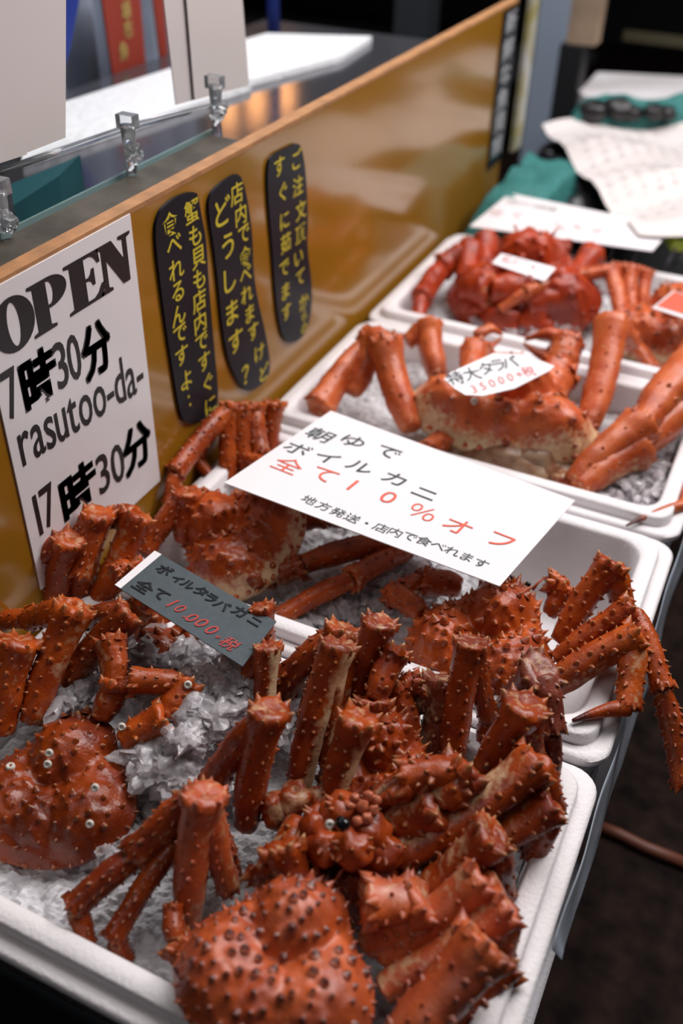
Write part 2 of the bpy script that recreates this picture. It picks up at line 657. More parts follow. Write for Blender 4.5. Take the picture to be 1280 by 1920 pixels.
ice_clump([(400, 1310, 0.035, 75, 60, 60), (350, 1365, 0.03, 45, 55, 30), (450, 1270, 0.045, 40, 35, 25), (300, 1430, 0.01, 60, 45, 45), (350, 1470, 0.0, 60, 40, 35)],
          'tall glassy mound of ice chunks beside the lower end of the slate card', 0.0095, 1.0, ((420, 1300, 0.03, 42), (370, 1345, 0.028, 48), (350, 1400, 0.012, 40), (455, 1270, 0.045, 24), (290, 1430, 0.004, 44), (340, 1465, 0.0, 44)))
ice_clump([(130, 1285, 0.005, 55, 45, 45), (100, 1320, 0.0, 35, 35, 20), (285, 1215, 0.0, 70, 30, 40), (370, 1230, 0.0, 60, 30, 30)], 'ice chunks between the crab legs left of the slate card', 0.009)
ice_clump([(540, 1355, -0.01, 35, 50, 30), (440, 1440, -0.03, 40, 70, 40), (320, 1550, -0.03, 80, 40, 50), (210, 1590, -0.025, 60, 30, 40)], 'ice chunks behind the standing legs of the middle crab', 0.008)
ice_clump([(640, 1130, -0.035, 110, 45, 130), (760, 1080, -0.035, 70, 60, 90), (560, 1160, -0.035, 60, 30, 40)], 'translucent ice pieces below the white price sign', 0.008)
ice_clump([(1190, 900, -0.03, 90, 50, 120), (1100, 940, -0.03, 70, 25, 50)], 'ice pieces beside the extra large crab', 0.008)
ice_clump([(1000, 590, -0.02, 120, 35, 120)], 'ice pieces below the crimson crab', 0.009)

# ------------------------------------------------------------------ crab builders
def spine(mb, base, d, size, base_r, tone_b, tone_t, sides=6):
    d = d.normalized()
    a = d.orthogonal().normalized()
    c = d.cross(a)
    n = len(mb.v)
    for ring, (h, r) in enumerate(((-0.25, 1.25), (0.15, 0.85), (0.6, 0.35))):
        for k in range(sides):
            t = 2 * math.pi * k / sides
            w = h / 1.0
            tn = tone_b if ring < 2 else tuple(0.7 * x + 0.3 * y for x, y in zip(tone_b, tone_t))
            mb.vert(base + d * size * h + (a * math.cos(t) + c * math.sin(t)) * base_r * r, (0, 0, 0) if ring == 0 else tn)
    tip = mb.vert(base + d * size, tone_t)
    for r in range(2):
        for k in range(sides):
            l = (k + 1) % sides
            mb.face(n + r * sides + k, n + r * sides + l, n + (r + 1) * sides + l, n + (r + 1) * sides + k)
    for k in range(sides):
        mb.face(n + 2 * sides + k, n + 2 * sides + (k + 1) % sides, tip)


def seg(mb, p0, p1, r0, r1, pale_dir, pale=0.8, dens=1.0, crown=True, spike=1.0, flat=0.82, rings=16, sides=18, waist=0.80, tipped=False, sd=None):
    """one hollow-looking limb segment with rows of spines"""
    rnd = random.Random(sd if sd is not None else int(abs(p0.x * 9e4 + p1.y * 7e4 + r0 * 1e5)))
    a = (p1 - p0)
    Ln = a.length
    a.normalize()
    pd = pale_dir - a * pale_dir.dot(a)
    if pd.length < 1e-4:
        pd = a.orthogonal()
    pd.normalize()
    q = a.cross(pd)
    ns = V3((rnd.random() * 50, rnd.random() * 50, rnd.random() * 50))
    bow = pd * (-Ln * 0.03)

    def radius(t):
        r = r0 + (r1 - r0) * t
        if tipped:
            return r * (1 - 0.0 * t)
        return r * (waist + (1 - waist) * min(1, t / 0.3)) * (1 + 0.16 * max(0, (t - 0.78) / 0.22))

    def centre(t):
        return p0 + (p1 - p0) * t + bow * math.sin(math.pi * t)

    n0 = len(mb.v)
    for i in range(rings + 1):
        t = i / rings
        r = radius(t)
        c = centre(t)
        for k in range(sides):
            th = 2 * math.pi * k / sides
            d = pd * math.cos(th) * flat + q * math.sin(th)
            nn = 1 + 0.10 * mnoise.noise(c * 70 + d * 1.3 + ns)
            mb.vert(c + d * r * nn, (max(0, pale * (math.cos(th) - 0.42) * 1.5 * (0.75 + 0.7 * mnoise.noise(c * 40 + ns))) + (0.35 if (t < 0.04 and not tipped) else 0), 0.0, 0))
    for i in range(rings):
        for k in range(sides):
            l = (k + 1) % sides
            mb.face(n0 + i * sides + k, n0 + i * sides + l, n0 + (i + 1) * sides + l, n0 + (i + 1) * sides + k)
    # rounded far end with a sunken pale joint
    for base, sgn, c, r in ((n0 + rings * sides, 1, p1, radius(1)), (n0, -1, p0, radius(0))):
        prev = [base + k for k in range(sides)]
        steps = ((0.95, 0.10), (0.78, 0.22), (0.5, 0.20), (0.2, 0.08)) if not tipped or sgn < 0 else ((0.7, 0.5),)
        for fr, hh in steps:
            cur = []
            for k in range(sides):
                th = 2 * math.pi * k / sides
                d = pd * math.cos(th) * flat + q * math.sin(th)
                cur.append(mb.vert(c + d * r * fr * (1 + 0.25 * mnoise.noise(d * 2 + ns)) + a * sgn * r * (hh + 0.16 * mnoise.noise(d * 2.5 + ns * 2)), (max(0, 0.30 + 0.45 * mnoise.noise(d * 2.2 + ns)) if fr < 0.8 and not tipped else 0.05, 0, 0)))
            for k in range(sides):
                l = (k + 1) % sides
                if sgn > 0:
                    mb.face(prev[k], prev[l], cur[l], cur[k])
                else:
                    mb.face(prev[l], prev[k], cur[k], cur[l])
            prev = cur
        mb.face(*(prev if sgn > 0 else list(reversed(prev))))
    if dens > 0:
        rows = 9
        rm = (r0 + r1) / 2
        for k in range(rows):
            th0 = 2 * math.pi * (k + 0.5) / rows
            cs = math.cos(th0)
            if cs > 0.75 and pale > 0.4:
                continue
            edge = abs(math.sin(th0)) > 0.8
            step = rm * (0.85 if edge else 1.1) / dens
            nn = max(2, int(Ln / step))
            for i in range(nn):
                t = (i + 0.3 + 0.5 * rnd.random() + (0.5 if k % 2 else 0)) / (nn + 0.5)
                if t > 0.97 or t < 0.06:
                    continue
                th = th0 + rnd.uniform(-0.2, 0.2)
                d = pd * math.cos(th) * flat + q * math.sin(th)
                s = rm * rnd.uniform(0.15, 0.25) * spike * (1.25 if edge else 1.0)
                base = centre(t) + d * radius(t) * 0.97
                pb = 0.15 if rnd.random() < 0.75 else 0.0
                spine(mb, base, d + a * rnd.uniform(0.1, 0.55), s, s * rnd.uniform(0.5, 0.72), (0, 0.25, 0), (0, 0, 0.75))
    if crown and not tipped:
        for k in range(8):
            th = 2 * math.pi * (k + rnd.random() * 0.5) / 8
            d = pd * math.cos(th) * flat + q * math.sin(th)
            s = r1 * rnd.uniform(0.28, 0.5) * spike
            spine(mb, p1 + d * radius(1) * 0.92 + a * r1 * 0.05, d * 0.75 + a * 0.8, s, s * 0.6, (0, 0.1, 0), (0.3, 0, 0.8))


def limb(parent, pts, m, pale_px=(1, 0), pale=0.8, dens=1.0, kind='leg', spike=1.0, claw=False, label=None, rscale=1.0):
    """pts: (px, py, h, radius px) from the body outwards; first piece is the limb, the others its children"""
    P = [at(p[0], p[1], p[2]) for p in pts]
    R = [metres(p[3] * rscale, q) for p, q in zip(pts, P)]
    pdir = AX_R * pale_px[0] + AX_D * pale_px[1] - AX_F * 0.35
    names = {'leg': ('leg', 'shin', 'foot'), 'arm': ('claw_arm', 'forearm', 'palm')}[kind]
    root = None
    n = len(P) - 1
    for i in range(n):
        mb = MB()
        last_claw = claw and i == n - 1
        r1 = R[i + 1]
        r0 = R[i] if i == 0 else R[i] * 0.96
        a, c = P[i], P[i + 1]
        if i > 0:
            a = a + (c - a).normalized() * R[i] * 0.25
        if last_claw:
            seg(mb, a, c, r0, r1, pdir, 0.2, dens * 0.25, False, spike * 0.5, tipped=True, sd=int(pts[0][0] * 13 + i))
            for k in range(len(mb.v)):
                f = (mb.v[k] - a).dot((c - a).normalized()) / (c - a).length
                if f > 0.62:
                    mb.t[k] = (0, min(1, (f - 0.62) * 5), 0)
        else:
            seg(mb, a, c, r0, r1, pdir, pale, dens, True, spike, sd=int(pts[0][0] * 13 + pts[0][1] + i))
        nm = 'claw_tip' if last_claw else names[min(i, 2)]
        if i == 0:
            root = mb.build(nm, m, parent, tone=True, label=label)
        else:
            mb.build(nm, m, root, tone=True)
    return root


def pincer(parent, p0, d0, r, m, spread=0.45, length=2.2, side=None):
    """two curved fingers"""
    d0 = d0.normalized()
    s = (side if side is not None else d0.orthogonal()).normalized()
    for sg in (1, -1):
        mb = MB()
        pts = [p0 + s * sg * r * 0.45, p0 + d0 * r * length * 0.5 + s * sg * r * (0.45 + spread), p0 + d0 * r * length + s * sg * r * 0.12]
        seg(mb, pts[0], pts[1], r * 0.55, r * 0.42, -s * sg, 0.8, 0.6, False, 0.8, rings=6, sides=12)
        seg(mb, pts[1], pts[2], r * 0.42, r * 0.12, -s * sg, 0.8, 0.3, False, 0.5, rings=6, sides=12, tipped=True)
        mb.build('pincer', m, parent, tone=True)


def half_width(y):
    # y from -1 (rear) to 1 (front)
    pts = [(-1.0, 0.0), (-0.97, 0.30), (-0.88, 0.56), (-0.70, 0.82), (-0.45, 0.97), (-0.2, 1.0), (0.05, 0.92), (0.22, 0.80), (0.32, 0.66), (0.5, 0.54), (0.68, 0.45), (0.8, 0.38), (0.9, 0.22), (1.0, 0.0)]
    for (a, wa), (c, wc) in zip(pts, pts[1:]):
        if a <= y <= c:
            t = (y - a) / (c - a)
            return wa + (wc - wa) * t
    return 0


_OUT = None


def outline_radius(th):
    global _OUT
    if _OUT is None:
        tab = []
        for i in range(721):
            y = -1 + 2 * i / 720
            tab.append((math.atan2(y + 0.1, half_width(y)), math.hypot(half_width(y), y + 0.1)))
        _OUT = tab
    # fold to right half: angle from +x
    x, y = math.cos(th), math.sin(th)
    ang = math.atan2(y, abs(x))
    best = min(_OUT, key=lambda e: abs(e[0] - ang))
    return best[1]


LOBES = [(0, 0.36, 0.44, 0.50, 0.86), (0.50, -0.34, 0.50, 0.56, 0.74), (-0.50, -0.34, 0.50, 0.56, 0.74), (0, -0.46, 0.26, 0.40, 0.66), (0.56, 0.20, 0.26, 0.26, 0.46), (-0.56, 0.20, 0.26, 0.26, 0.46),
         (0.25, 0.55, 0.22, 0.30, 0.66), (-0.25, 0.55, 0.22, 0.30, 0.66), (0, -0.80, 0.5, 0.2, 0.35)]


def cap_height(x, y, rho):
    acc = math.exp(11 * 0.30 * max(0, 1 - rho ** 3) ** 0.6)
    for cx, cy, sx, sy, hh in LOBES:
        d2 = ((x - cx) / sx) ** 2 + ((y - cy) / sy) ** 2
        if d2 < 1:
            acc += math.exp(11 * hh * math.sqrt(1 - d2)) - 1
    return math.log(acc) / 11 * (1 - rho ** 7)


def carapace(parent, c_px, f_px, h, w_px, m, Lr=1.0, Hr=0.36, tilt=(0, 0), nsp=120, seed=1, dark=0.25, tip=(0, 0, 0.75), spike=1.0, rim_pale=0.0, label=None, barn=0, eyes=True, size_h=None):
    c = at(c_px[0], c_px[1], h)
    f = at(f_px[0], f_px[1], h) - c
    f.normalize()
    up = V3((tilt[0], tilt[1], 1)).normalized()
    rt = f.cross(up).normalized()
    f = up.cross(rt).normalized()
    Wd = metres(w_px, c) / 2
    Ln = Wd * Lr
    Ht = Wd * 2 * Hr
    rnd = random.Random(seed)
    ns = V3((seed * 7.3, seed * 1.9, seed * 4.1))

    def to(x, y, z):
        return c + rt * x * Wd + f * y * Ln + up * z * Ht

    def surf(x, y):
        th = math.atan2(y + 0.1, x)
        rho = min(1, math.hypot(x, y + 0.1) / max(outline_radius(th), 1e-3))
        return cap_height(x, y, rho) + 0.03 * mnoise.noise(V3((x, y, 0)) * 5 + ns) + 0.022 * mnoise.noise(V3((x, y, 0)) * 13 + ns) + sum(0.055 * math.exp(-((x - q[0]) ** 2 + (y - q[1]) ** 2) / 0.0028) for q in pl if abs(x - q[0]) < 0.16 and abs(y - q[1]) < 0.16), rho

    # spines: poisson-ish scatter
    pl = []
    tries = 0
    while len(pl) < nsp and tries < 6000:
        tries += 1
        x, y = rnd.uniform(-1, 1), rnd.uniform(-1, 1)
        if abs(x) > half_width(y) * 0.95:
            continue
        if all((x - q[0]) ** 2 + (y - q[1]) ** 2 > (1.15 / math.sqrt(nsp)) ** 2 * 1.0 for q in pl):
            pl.append((x, y))
    mb = MB()
    NR, NT = 40, 110
    ctr = mb.vert(to(0, -0.1, surf(0, -0.1)[0]))
    rows = []
    for i in range(1, NR + 1):
        rho = (i / NR) ** 0.8
        row = []
        for k in range(NT):
            th = 2 * math.pi * k / NT
            R = outline_radius(th)
            x, y = R * rho * math.cos(th), R * rho * math.sin(th) - 0.1
            z = surf(x, y)[0]
            pal = rim_pale * 1.1 * max(0, (rho - 0.74) / 0.2) if y < 0.0 else 0.0
            row.append(mb.vert(to(x, y, z), (pal, 0, 0)))
        rows.append(row)
    for k in range(NT):
        mb.face(ctr, rows[0][k], rows[0][(k + 1) % NT])
    # tuck under
    for rho, z, pal in ((0.985, -0.10, 0.35), (0.93, -0.26, 0.7), (0.75, -0.42, 0.9), (0.4, -0.5, 0.9)):
        row = []
        for k in range(NT):
            th = 2 * math.pi * k / NT
            R = outline_radius(th)
            row.append(mb.vert(to(R * rho * math.cos(th), R * rho * math.sin(th) - 0.1, z), (max(pal, rim_pale), 0, 0)))
        rows.append(row)
    for a, bq in zip(rows, rows[1:]):
        for k in range(NT):
            l = (k + 1) % NT
            mb.face(a[k], bq[k], bq[l], a[l])
    mb.face(*reversed(rows[-1]))
    e = 0.02
    for x, y in pl:
        z = surf(x, y)[0]
        gx = (surf(x + e, y)[0] - surf(x - e, y)[0]) / (2 * e) * Ht / Wd
        gy = (surf(x, y + e)[0] - surf(x, y - e)[0]) / (2 * e) * Ht / Ln
        nrm = (up - rt * gx - f * gy).normalized()
        s = Wd * rnd.choice((0.05, 0.06, 0.075, 0.095)) * spike
        d = (nrm * 1.0 + f * 0.25 + rt * 0.15 * (1 if x > 0 else -1)).normalized()
        spine(mb, to(x, y, z), d, s, s * rnd.uniform(0.6, 0.85) * (1.2 if m is SH_FRONT else 1.0), (0, dark, 0), tip, 7)
    # spiny margin
    nm = 40
    for k in range(nm):
        th = 2 * math.pi * (k + rnd.random() * 0.4) / nm
        R = outline_radius(th)
        x, y = R * 0.97 * math.cos(th), R * 0.97 * math.sin(th) - 0.1
        s = Wd * rnd.uniform(0.08, 0.14) * spike
        d = (rt * math.cos(th) * 1.0 + f * (math.sin(th) + 0.25) + up * 0.35)
        spine(mb, to(x, y, surf(x, y)[0] - 0.02), d, s, s * 0.42, (0, 0.1, 0), (0.2, 0, tip[2]), 7)
    # rostrum
    for x, y, sx, up_, s in ((0, 0.93, 0, 0.25, 0.20), (0.08, 0.86, 0.5, 0.5, 0.13), (-0.08, 0.86, -0.5, 0.5, 0.13), (0.2, 0.8, 0.7, 0.4, 0.13), (-0.2, 0.8, -0.7, 0.4, 0.13), (0, 0.8, 0, 1.2, 0.14)):
        spine(mb, to(x, y, surf(x, y * 0.97)[0]), f + rt * sx + up * up_, Wd * s * spike, Wd * s * 0.33, (0, 0.05, 0), (0.25, 0, tip[2]), 8)
    o = mb.build('carapace', m, parent, tone=True, label=label)
    if eyes:
        for sx in (-1, 1):
            eb = MB()
            eb.lump(to(0.13 * sx, 1.0, 0.02), Wd * 0.042, seed + sx, 0.0, (12, 8))
            eb.build('eye', EYE, o)
        for sx in (-1, 1):
            eb = MB()
            pts = [to((0.22 + 0.10 * t) * sx, 0.95 + 0.35 * t, 0.0 + 0.35 * t - 0.5 * t * t) for t in (0, 0.3, 0.6, 1.0, 1.4)]
            eb.tube(pts, [Wd * 0.024, Wd * 0.018, Wd * 0.013, Wd * 0.009, Wd * 0.004], 7)
            for k in range(len(eb.t)):
                eb.t[k] = (0.1, 0, 0)
            eb.build('antenna', m, o, tone=True)
    for k in range(barn):
        x, y = rnd.uniform(-0.75, 0.75), rnd.uniform(-0.8, 0.6)
        if abs(x) > half_width(y) * 0.85:
            continue
        z = surf(x, y)[0]
        gx = (surf(x + e, y)[0] - surf(x - e, y)[0]) / (2 * e) * Ht / Wd
        gy = (surf(x, y + e)[0] - surf(x, y - e)[0]) / (2 * e) * Ht / Ln
        nrm = (up - rt * gx - f * gy).normalized()
        barnacle(o, to(x, y, z), nrm, Wd * rnd.uniform(0.035, 0.055))
    return o, to


def barnacle(parent, p, nrm, r):
    a = nrm.orthogonal().normalized()
    c = nrm.cross(a)
    b = MB()
    prof = ((1.0, -0.2), (0.95, 0.25), (0.75, 0.5), (0.5, 0.45), (0.36, 0.1), (0.1, 0.0))
    K = 12
    for rr, hh in prof:
        for k in range(K):
            t = 2 * math.pi * k / K
            b.vert(p + (a * math.cos(t) + c * math.sin(t)) * r * rr + nrm * r * hh)
    for i in range(len(prof) - 1):
        for k in range(K):
            l = (k + 1) % K
            b.face(i * K + k, i * K + l, (i + 1) * K + l, (i + 1) * K + k)
    b.face(*range((len(prof) - 1) * K, len(prof) * K))
    b.build('barnacle', BARN, parent, label='pale ring-shaped barnacle')


def crab(px, py, h, label, group='boiled king crabs in the foam boxes'):
    p = at(px, py, h)
    return empty('king_crab', p, label, 'crab', group)


def joint(parent, pts, name='joint_membrane'):
    """soft pale tissue where limbs meet the body"""
    for px, py, h, r in pts:
        b = MB()
        p = at(px, py, h)
        b.lump(p, metres(r * 0.85, p), px * 0.37, 0.35, (16, 11), 0.85)
        for k in range(len(b.t)):
            b.t[k] = (0.42 + 0.5 * mnoise.noise(b.v[k] * 60), 0, 0)
        b.build(name, SH_DEEP, parent, tone=True, label='cream soft joint')


# ================================================================== crabs of the nearest box
# --- crab at the very front, seen from behind
C1 = crab(535, 1800, 0.0, 'king crab lowest in the photo, dark-studded orange carapace filling the near corner of the box')
carapace(C1, (530, 1800), (600, 1625), 0.022, 385, SH_FRONT, Lr=0.98, Hr=0.30, tilt=(0.05, -0.10), nsp=120, seed=3, dark=0.85, tip=(0, 0.9, 0.0), spike=0.6, label='broad carapace with dark tubercles')
limb(C1, [(352, 1730, -0.02, 36), (385, 1492, 0.085, 44), (430, 1665, -0.01, 22)], SH_FRONT, (1, 0.1), 0.5)
limb(C1, [(440, 1640, -0.02, 20), (365, 1492, 0.07, 36), (262, 1600, 0.025, 36), (140, 1700, 0.0, 30), (165, 1768, -0.025, 17)], SH_DEEP, (-0.3, 1), 0.35, dens=1.1)
limb(C1, [(400, 1560, 0.0, 26), (330, 1580, 0.03, 28), (213, 1760, -0.01, 25), (238, 1800, -0.03, 15)], SH_DARK, (1, 0.5), 0.3)
limb(C1, [(385, 1850, -0.02, 28), (330, 1770, 0.0, 30), (325, 1700, 0.01, 20)], SH_DEEP, (1, 0), 0.3)
limb(C1, [(715, 1790, 0.0, 38), (900, 1645, 0.055, 43), (948, 1720, 0.02, 26)], SH_FRONT, (-0.4, -1), 0.6)
limb(C1, [(722, 1852, -0.005, 40), (945, 1700, 0.045, 44), (938, 1790, 0.0, 28)], SH_FRONT, (-0.4, -1), 0.7)
limb(C1, [(740, 1960, 0.01, 55), (905, 1772, 0.055, 58)], SH_FRONT, (-0.6, -1), 0.25)
limb(C1, [(780, 1950, -0.02, 45), (935, 1800, 0.0, 48)], SH_DARK, (-0.6, -1), 0.1)
limb(C1, [(690, 1770, 0.0, 40), (790, 1688, 0.035, 50), (690, 1690, 0.04, 44)], SH_FRONT, (-0.7, -0.5), 0.35, kind='arm', spike=1.15)
limb(C1, [(560, 1690, 0.02, 34), (530, 1590, 0.05, 44)], SH_DEEP, (-1, 0.0), 1.0, kind='arm', spike=1.1)

# --- middle crab, face up, legs fanned
C2 = crab(640, 1600, -0.01, 'middle crab of the near box, face turned up, legs fanned out both ways')
carapace(C2, (640, 1610), (650, 1500), 0.000, 250, SH_DEEP, Lr=0.95, Hr=0.40, tilt=(0.05, -0.35), nsp=70, seed=11, dark=0.15, spike=0.9, barn=0, label='carapace hidden but for its front', eyes=True)
mb = MB()
for k, (px, py, h, r) in enumerate(((640, 1525, 0.052, 40), (600, 1545, 0.045, 40), (690, 1560, 0.045, 42), (660, 1590, 0.05, 40), (610, 1590, 0.045, 38), (720, 1595, 0.035, 36))):
    p = at(px, py, h)
    mb.lump(p, metres(r, p), k * 5.1, 0.2, (22, 15), 0.9)
    for q in range(6):
        d = V3((random.uniform(-1, 1), random.uniform(-1, 0.6), random.uniform(0.1, 1))).normalized()
        s = metres(13, p)
        spine(mb, p + d * metres(r, p) * 0.93, d, s, s * 0.55, (0, 0.1, 0), (0.2, 0, 0.7))
mb.build('face_shield', SH_DEEP, C2, tone=True)
b = MB()
for px, py, h, r in ((665, 1497, 0.07, 10), (690, 1492, 0.072, 11), (705, 1500, 0.07, 10), (680, 1512, 0.07, 12), (655, 1512, 0.066, 11), (700, 1520, 0.066, 11), (688, 1535, 0.066, 12), (670, 1540, 0.066, 10)):
    p = at(px, py, h)
    b.lump(p, metres(r, p), px * 0.1, 0.3, (10, 8))
b.build('mouthparts', mat('pink_flesh', (0.52, 0.14, 0.07), 0.25, var=0.5, vscale=90), C2)
b = MB()
p = at(642, 1545, 0.078)
b.lump(p, metres(15, p), 2, 0.15, (14, 10))
b.build('eye', EYE, C2)
barnacle(C2, at(618, 1546, 0.076), -AX_F, metres(9, at(618, 1546, 0.07)))
joint(C2, [(555, 1500, 0.02, 42), (600, 1500, 0.02, 34), (520, 1515, 0.01, 40), (640, 1500, 0.02, 28), (770, 1610, 0.015, 34), (745, 1580, 0.02, 38), (730, 1555, 0.015, 34)])
limb(C2, [(462, 1545, -0.005, 34), (506, 1335, 0.105, 41), (400, 1465, 0.02, 32)], SH_DEEP, (1, 0), 0.25)
limb(C2, [(500, 1420, -0.02, 24), (503, 1215, 0.08, 27), (430, 1330, 0.0, 22)], SH_DEEP, (1, 0), 1.6)
limb(C2, [(520, 1330, -0.03, 22), (490, 1140, 0.07, 26), (505, 1240, 0.01, 20)], SH_DEEP, (1, 0), 0.4)
limb(C2, [(557, 1492, 0.0, 33), (634, 1212, 0.125, 37), (612, 1420, 0.02, 22)], SH_DEEP, (1, 0.15), 1.9)
limb(C2, [(560, 1420, -0.04, 24), (642, 1182, 0.075, 34), (525, 1290, 0.0, 34)], SH_DEEP, (1, 1), 0.5, spike=1.2)
limb(C2, [(622, 1500, 0.015, 32), (672, 1350, 0.085, 42)], SH_DEEP, (0.8, 0.6), 1.6, kind='arm', spike=1.2)
limb(C2, [(748, 1608, 0.015, 40), (1000, 1430, 0.075, 42), (1035, 1520, 0.01, 24)], SH_DEEP, (-0.5, -1), 0.95)
limb(C2, [(800, 1640, -0.01, 32), (1032, 1508, 0.045, 40), (1000, 1600, -0.01, 26)], SH_DEEP, (-0.6, -1), 0.6)
limb(C2, [(775, 1695, 0.0, 40), (920, 1565, 0.07, 44), (940, 1672, 0.0, 28)], SH_DEEP, (-0.5, -0.6), 0.5)
limb(C2, [(715, 1560, 0.015, 34), (818, 1508, 0.05, 50), (872, 1445, 0.07, 46)], SH_DEEP, (-0.5, -1), 0.9, kind='arm', spike=1.3)
o = limb(C2, [(860, 1450, 0.07, 46), (760, 1462, 0.06, 40)], SH_DEEP, (-0.3, 1), 0.7, kind='arm', spike=1.3)
pincer(o, at(765, 1465, 0.06), at(690, 1505, 0.05) - at(765, 1465, 0.06), metres(34, at(765, 1465, 0.06)), SH_DEEP, 0.25, 2.6)
limb(C2, [(555, 1545, 0.02, 36), (510, 1650, 0.02, 46)], SH_DEEP, (-0.8, -0.1), 1.0, kind='arm', spike=1.2)

# --- crab behind, rostrum up
C3 = crab(715, 1440, -0.03, 'king crab standing rostrum up behind the middle crab in the near box')
carapace(C3, (715, 1440), (745, 1335), 0.012, 235, SH_DEEP, Lr=1.1, Hr=0.40, tilt=(0.0, -0.5), nsp=90, seed=21, dark=0.15, spike=1.1)
limb(C3, [(700, 1390, 0.03, 28), (700, 1318, 0.06, 32), (742, 1225, 0.085, 32)], SH_DEEP, (0, 1), 0.55, kind='arm', spike=1.2)
limb(C3, [(660, 1365, 0.0, 28), (712, 1170, 0.105, 35), (690, 1290, 0.02, 20)], SH_DEEP, (1, 0.1), 0.35)
limb(C3, [(615, 1440, -0.01, 24), (668, 1200, 0.085, 26)], SH_DEEP, (1, 0.1), 0.6)
limb(C3, [(800, 1420, -0.01, 30), (830, 1280, 0.05, 34), (755, 1330, 0.02, 26)], SH_MUD, (-1, 0.2), 0.8, spike=1.3)
limb(C3, [(848, 1445, -0.01, 32), (885, 1210, 0.10, 35), (915, 1340, 0.02, 21), (905, 1420, -0.02, 18)], SH_DEEP, (1, 0), 0.2)
limb(C3, [(900, 1500, -0.01, 42), (985, 1325, 0.09, 46), (1000, 1440, 0.02, 27)], SH_DEEP, (1, 0.7), 0.35)
limb(C3, [(935, 1360, -0.02, 40), (1012, 1262, 0.075, 42), (1033, 1370, 0.04, 28), (1022, 1485, -0.02, 23)], SH_MUD, (-1, 0), 0.1)
limb(C3, [(770, 1390, 0.02, 26), (745, 1290, 0.05, 30), (785, 1280, 0.055, 26)], SH_DEEP, (0, 1), 0.5, kind='arm', spike=1.3)

# --- left crab in ice
C4 = crab(105, 1465, -0.02, 'dark king crab with pale barnacles sunk in ice at the left edge of the photo')
carapace(C4, (112, 1472), (192, 1325), -0.014, 335, SH_DARK, Lr=0.95, Hr=0.25, tilt=(-0.05, -0.25), nsp=110, seed=31, dark=0.1, spike=0.5, barn=3)
limb(C4, [(5, 1370, 0.0, 32), (36, 1205, 0.075, 38)], SH_RED, (1, 0.3), 0.35)
limb(C4, [(60, 1350, 0.0, 33), (140, 1145, 0.085, 38), (60, 1160, 0.04, 24), (-15, 1165, 0.02, 22)], SH_RED, (1, 0.3), 0.55)
limb(C4, [(115, 1290, 0.0, 30), (246, 1150, 0.07, 36), (165, 1160, 0.03, 22)], SH_RED, (0.7, 1), 0.6)
limb(C4, [(190, 1345, 0.015, 30), (215, 1285, 0.035, 32), (207, 1205, 0.055, 33)], SH_RED, (-0.6, 0), 0.5, kind='arm')
o = limb(C4, [(235, 1390, 0.01, 36), (310, 1350, 0.025, 40), (350, 1285, 0.04, 34), (250, 1278, 0.045, 29)], SH_RED, (-0.4, 1), 0.6, kind='arm')
pincer(o, at(250, 1278, 0.045), at(190, 1300, 0.04) - at(250, 1278, 0.045), metres(24, at(250, 1278, 0.04)), SH_DEEP, 0.2, 2.2)
for px, py, h in ((228, 1363, 0.03), (92, 1412, 0.045), (89, 1433, 0.045), (178, 1477, 0.04), (168, 1545, 0.03), (352, 1284, 0.065)):
    barnacle(C4, at(px, py, h), -AX_F, metres(8, at(px, py, h)))

# --- crab mostly under the slate card
C5 = crab(310, 1190, -0.03, 'king crab mostly under the slate card, its leg knees propped against the opening hours sign')
carapace(C5, (320, 1185), (250, 1120), -0.02, 250, SH_DARK, Lr=0.95, Hr=0.30, nsp=60, seed=41, dark=0.1)
limb(C5, [(150, 1110, -0.01, 30), (185, 965, 0.085, 32), (150, 1080, 0.03, 20)], SH_RED, (1, 0.3), 0.4)
limb(C5, [(95, 1145, -0.02, 30), (130, 1012, 0.075, 32), (0, 1082, 0.03, 29)], SH_RED, (1, 0.3), 0.3)
limb(C5, [(110, 1090, 0.0, 26), (168, 975, 0.06, 30), (75, 1030, 0.045, 27), (-15, 1100, 0.02, 25)], SH_RED, (0, 1), 0.3)
limb(C5, [(185, 1130, -0.01, 30), (258, 968, 0.075, 31), (215, 970, 0.06, 20)], SH_RED, (-0.6, 0.5), 0.5)
limb(C5, [(300, 1130, 0.0, 22), (245, 1060, 0.04, 25), (215, 1075, 0.04, 20)], SH_RED, (0, 1), 0.6, kind='arm')

# ================================================================== crabs of the second box
C6 = crab(430, 1010, -0.02, 'king crab with a cream rear edge below the left end of the large white sign')
carapace(C6, (440, 1005), (345, 955), 0.006, 265, SH_RED, Lr=1.0, Hr=0.34, tilt=(-0.12, -0.40), nsp=80, seed=51, dark=0.25, rim_pale=0.95, spike=0.8)
limb(C6, [(430, 900, -0.02, 22), (437, 760, 0.065, 24), (330, 885, 0.03, 20), (322, 940, 0.0, 17)], SH_RED, (1, 0.3), 0.2, dens=0.9)
limb(C6, [(470, 895, -0.02, 22), (452, 765, 0.06, 24)], SH_RED, (1, 0.3), 0.3, dens=0.9)
limb(C6, [(470, 880, -0.02, 22), (478, 760, 0.055, 24), (490, 850, 0.01, 18)], SH_RED, (1, 0.3), 0.4, dens=0.9)
limb(C6, [(505, 860, -0.02, 20), (516, 757, 0.05, 21)], SH_RED, (1, 0.3), 0.3, dens=0.9)
limb(C6, [(410, 790, 0.03, 17), (368, 862, 0.0, 16), (420, 912, -0.02, 6)], SH_RED, (1, 0.3), 0.1, dens=0.9, claw=True)
limb(C6, [(345, 1010, 0.0, 26), (352, 925, 0.055, 29), (275, 1030, 0.0, 20)], SH_RED, (1, 0.3), 0.2)
limb(C6, [(515, 1080, -0.01, 28), (560, 1060, 0.0, 30), (745, 1015, 0.0, 28)], SH_RED, (0, 1), 0.55)
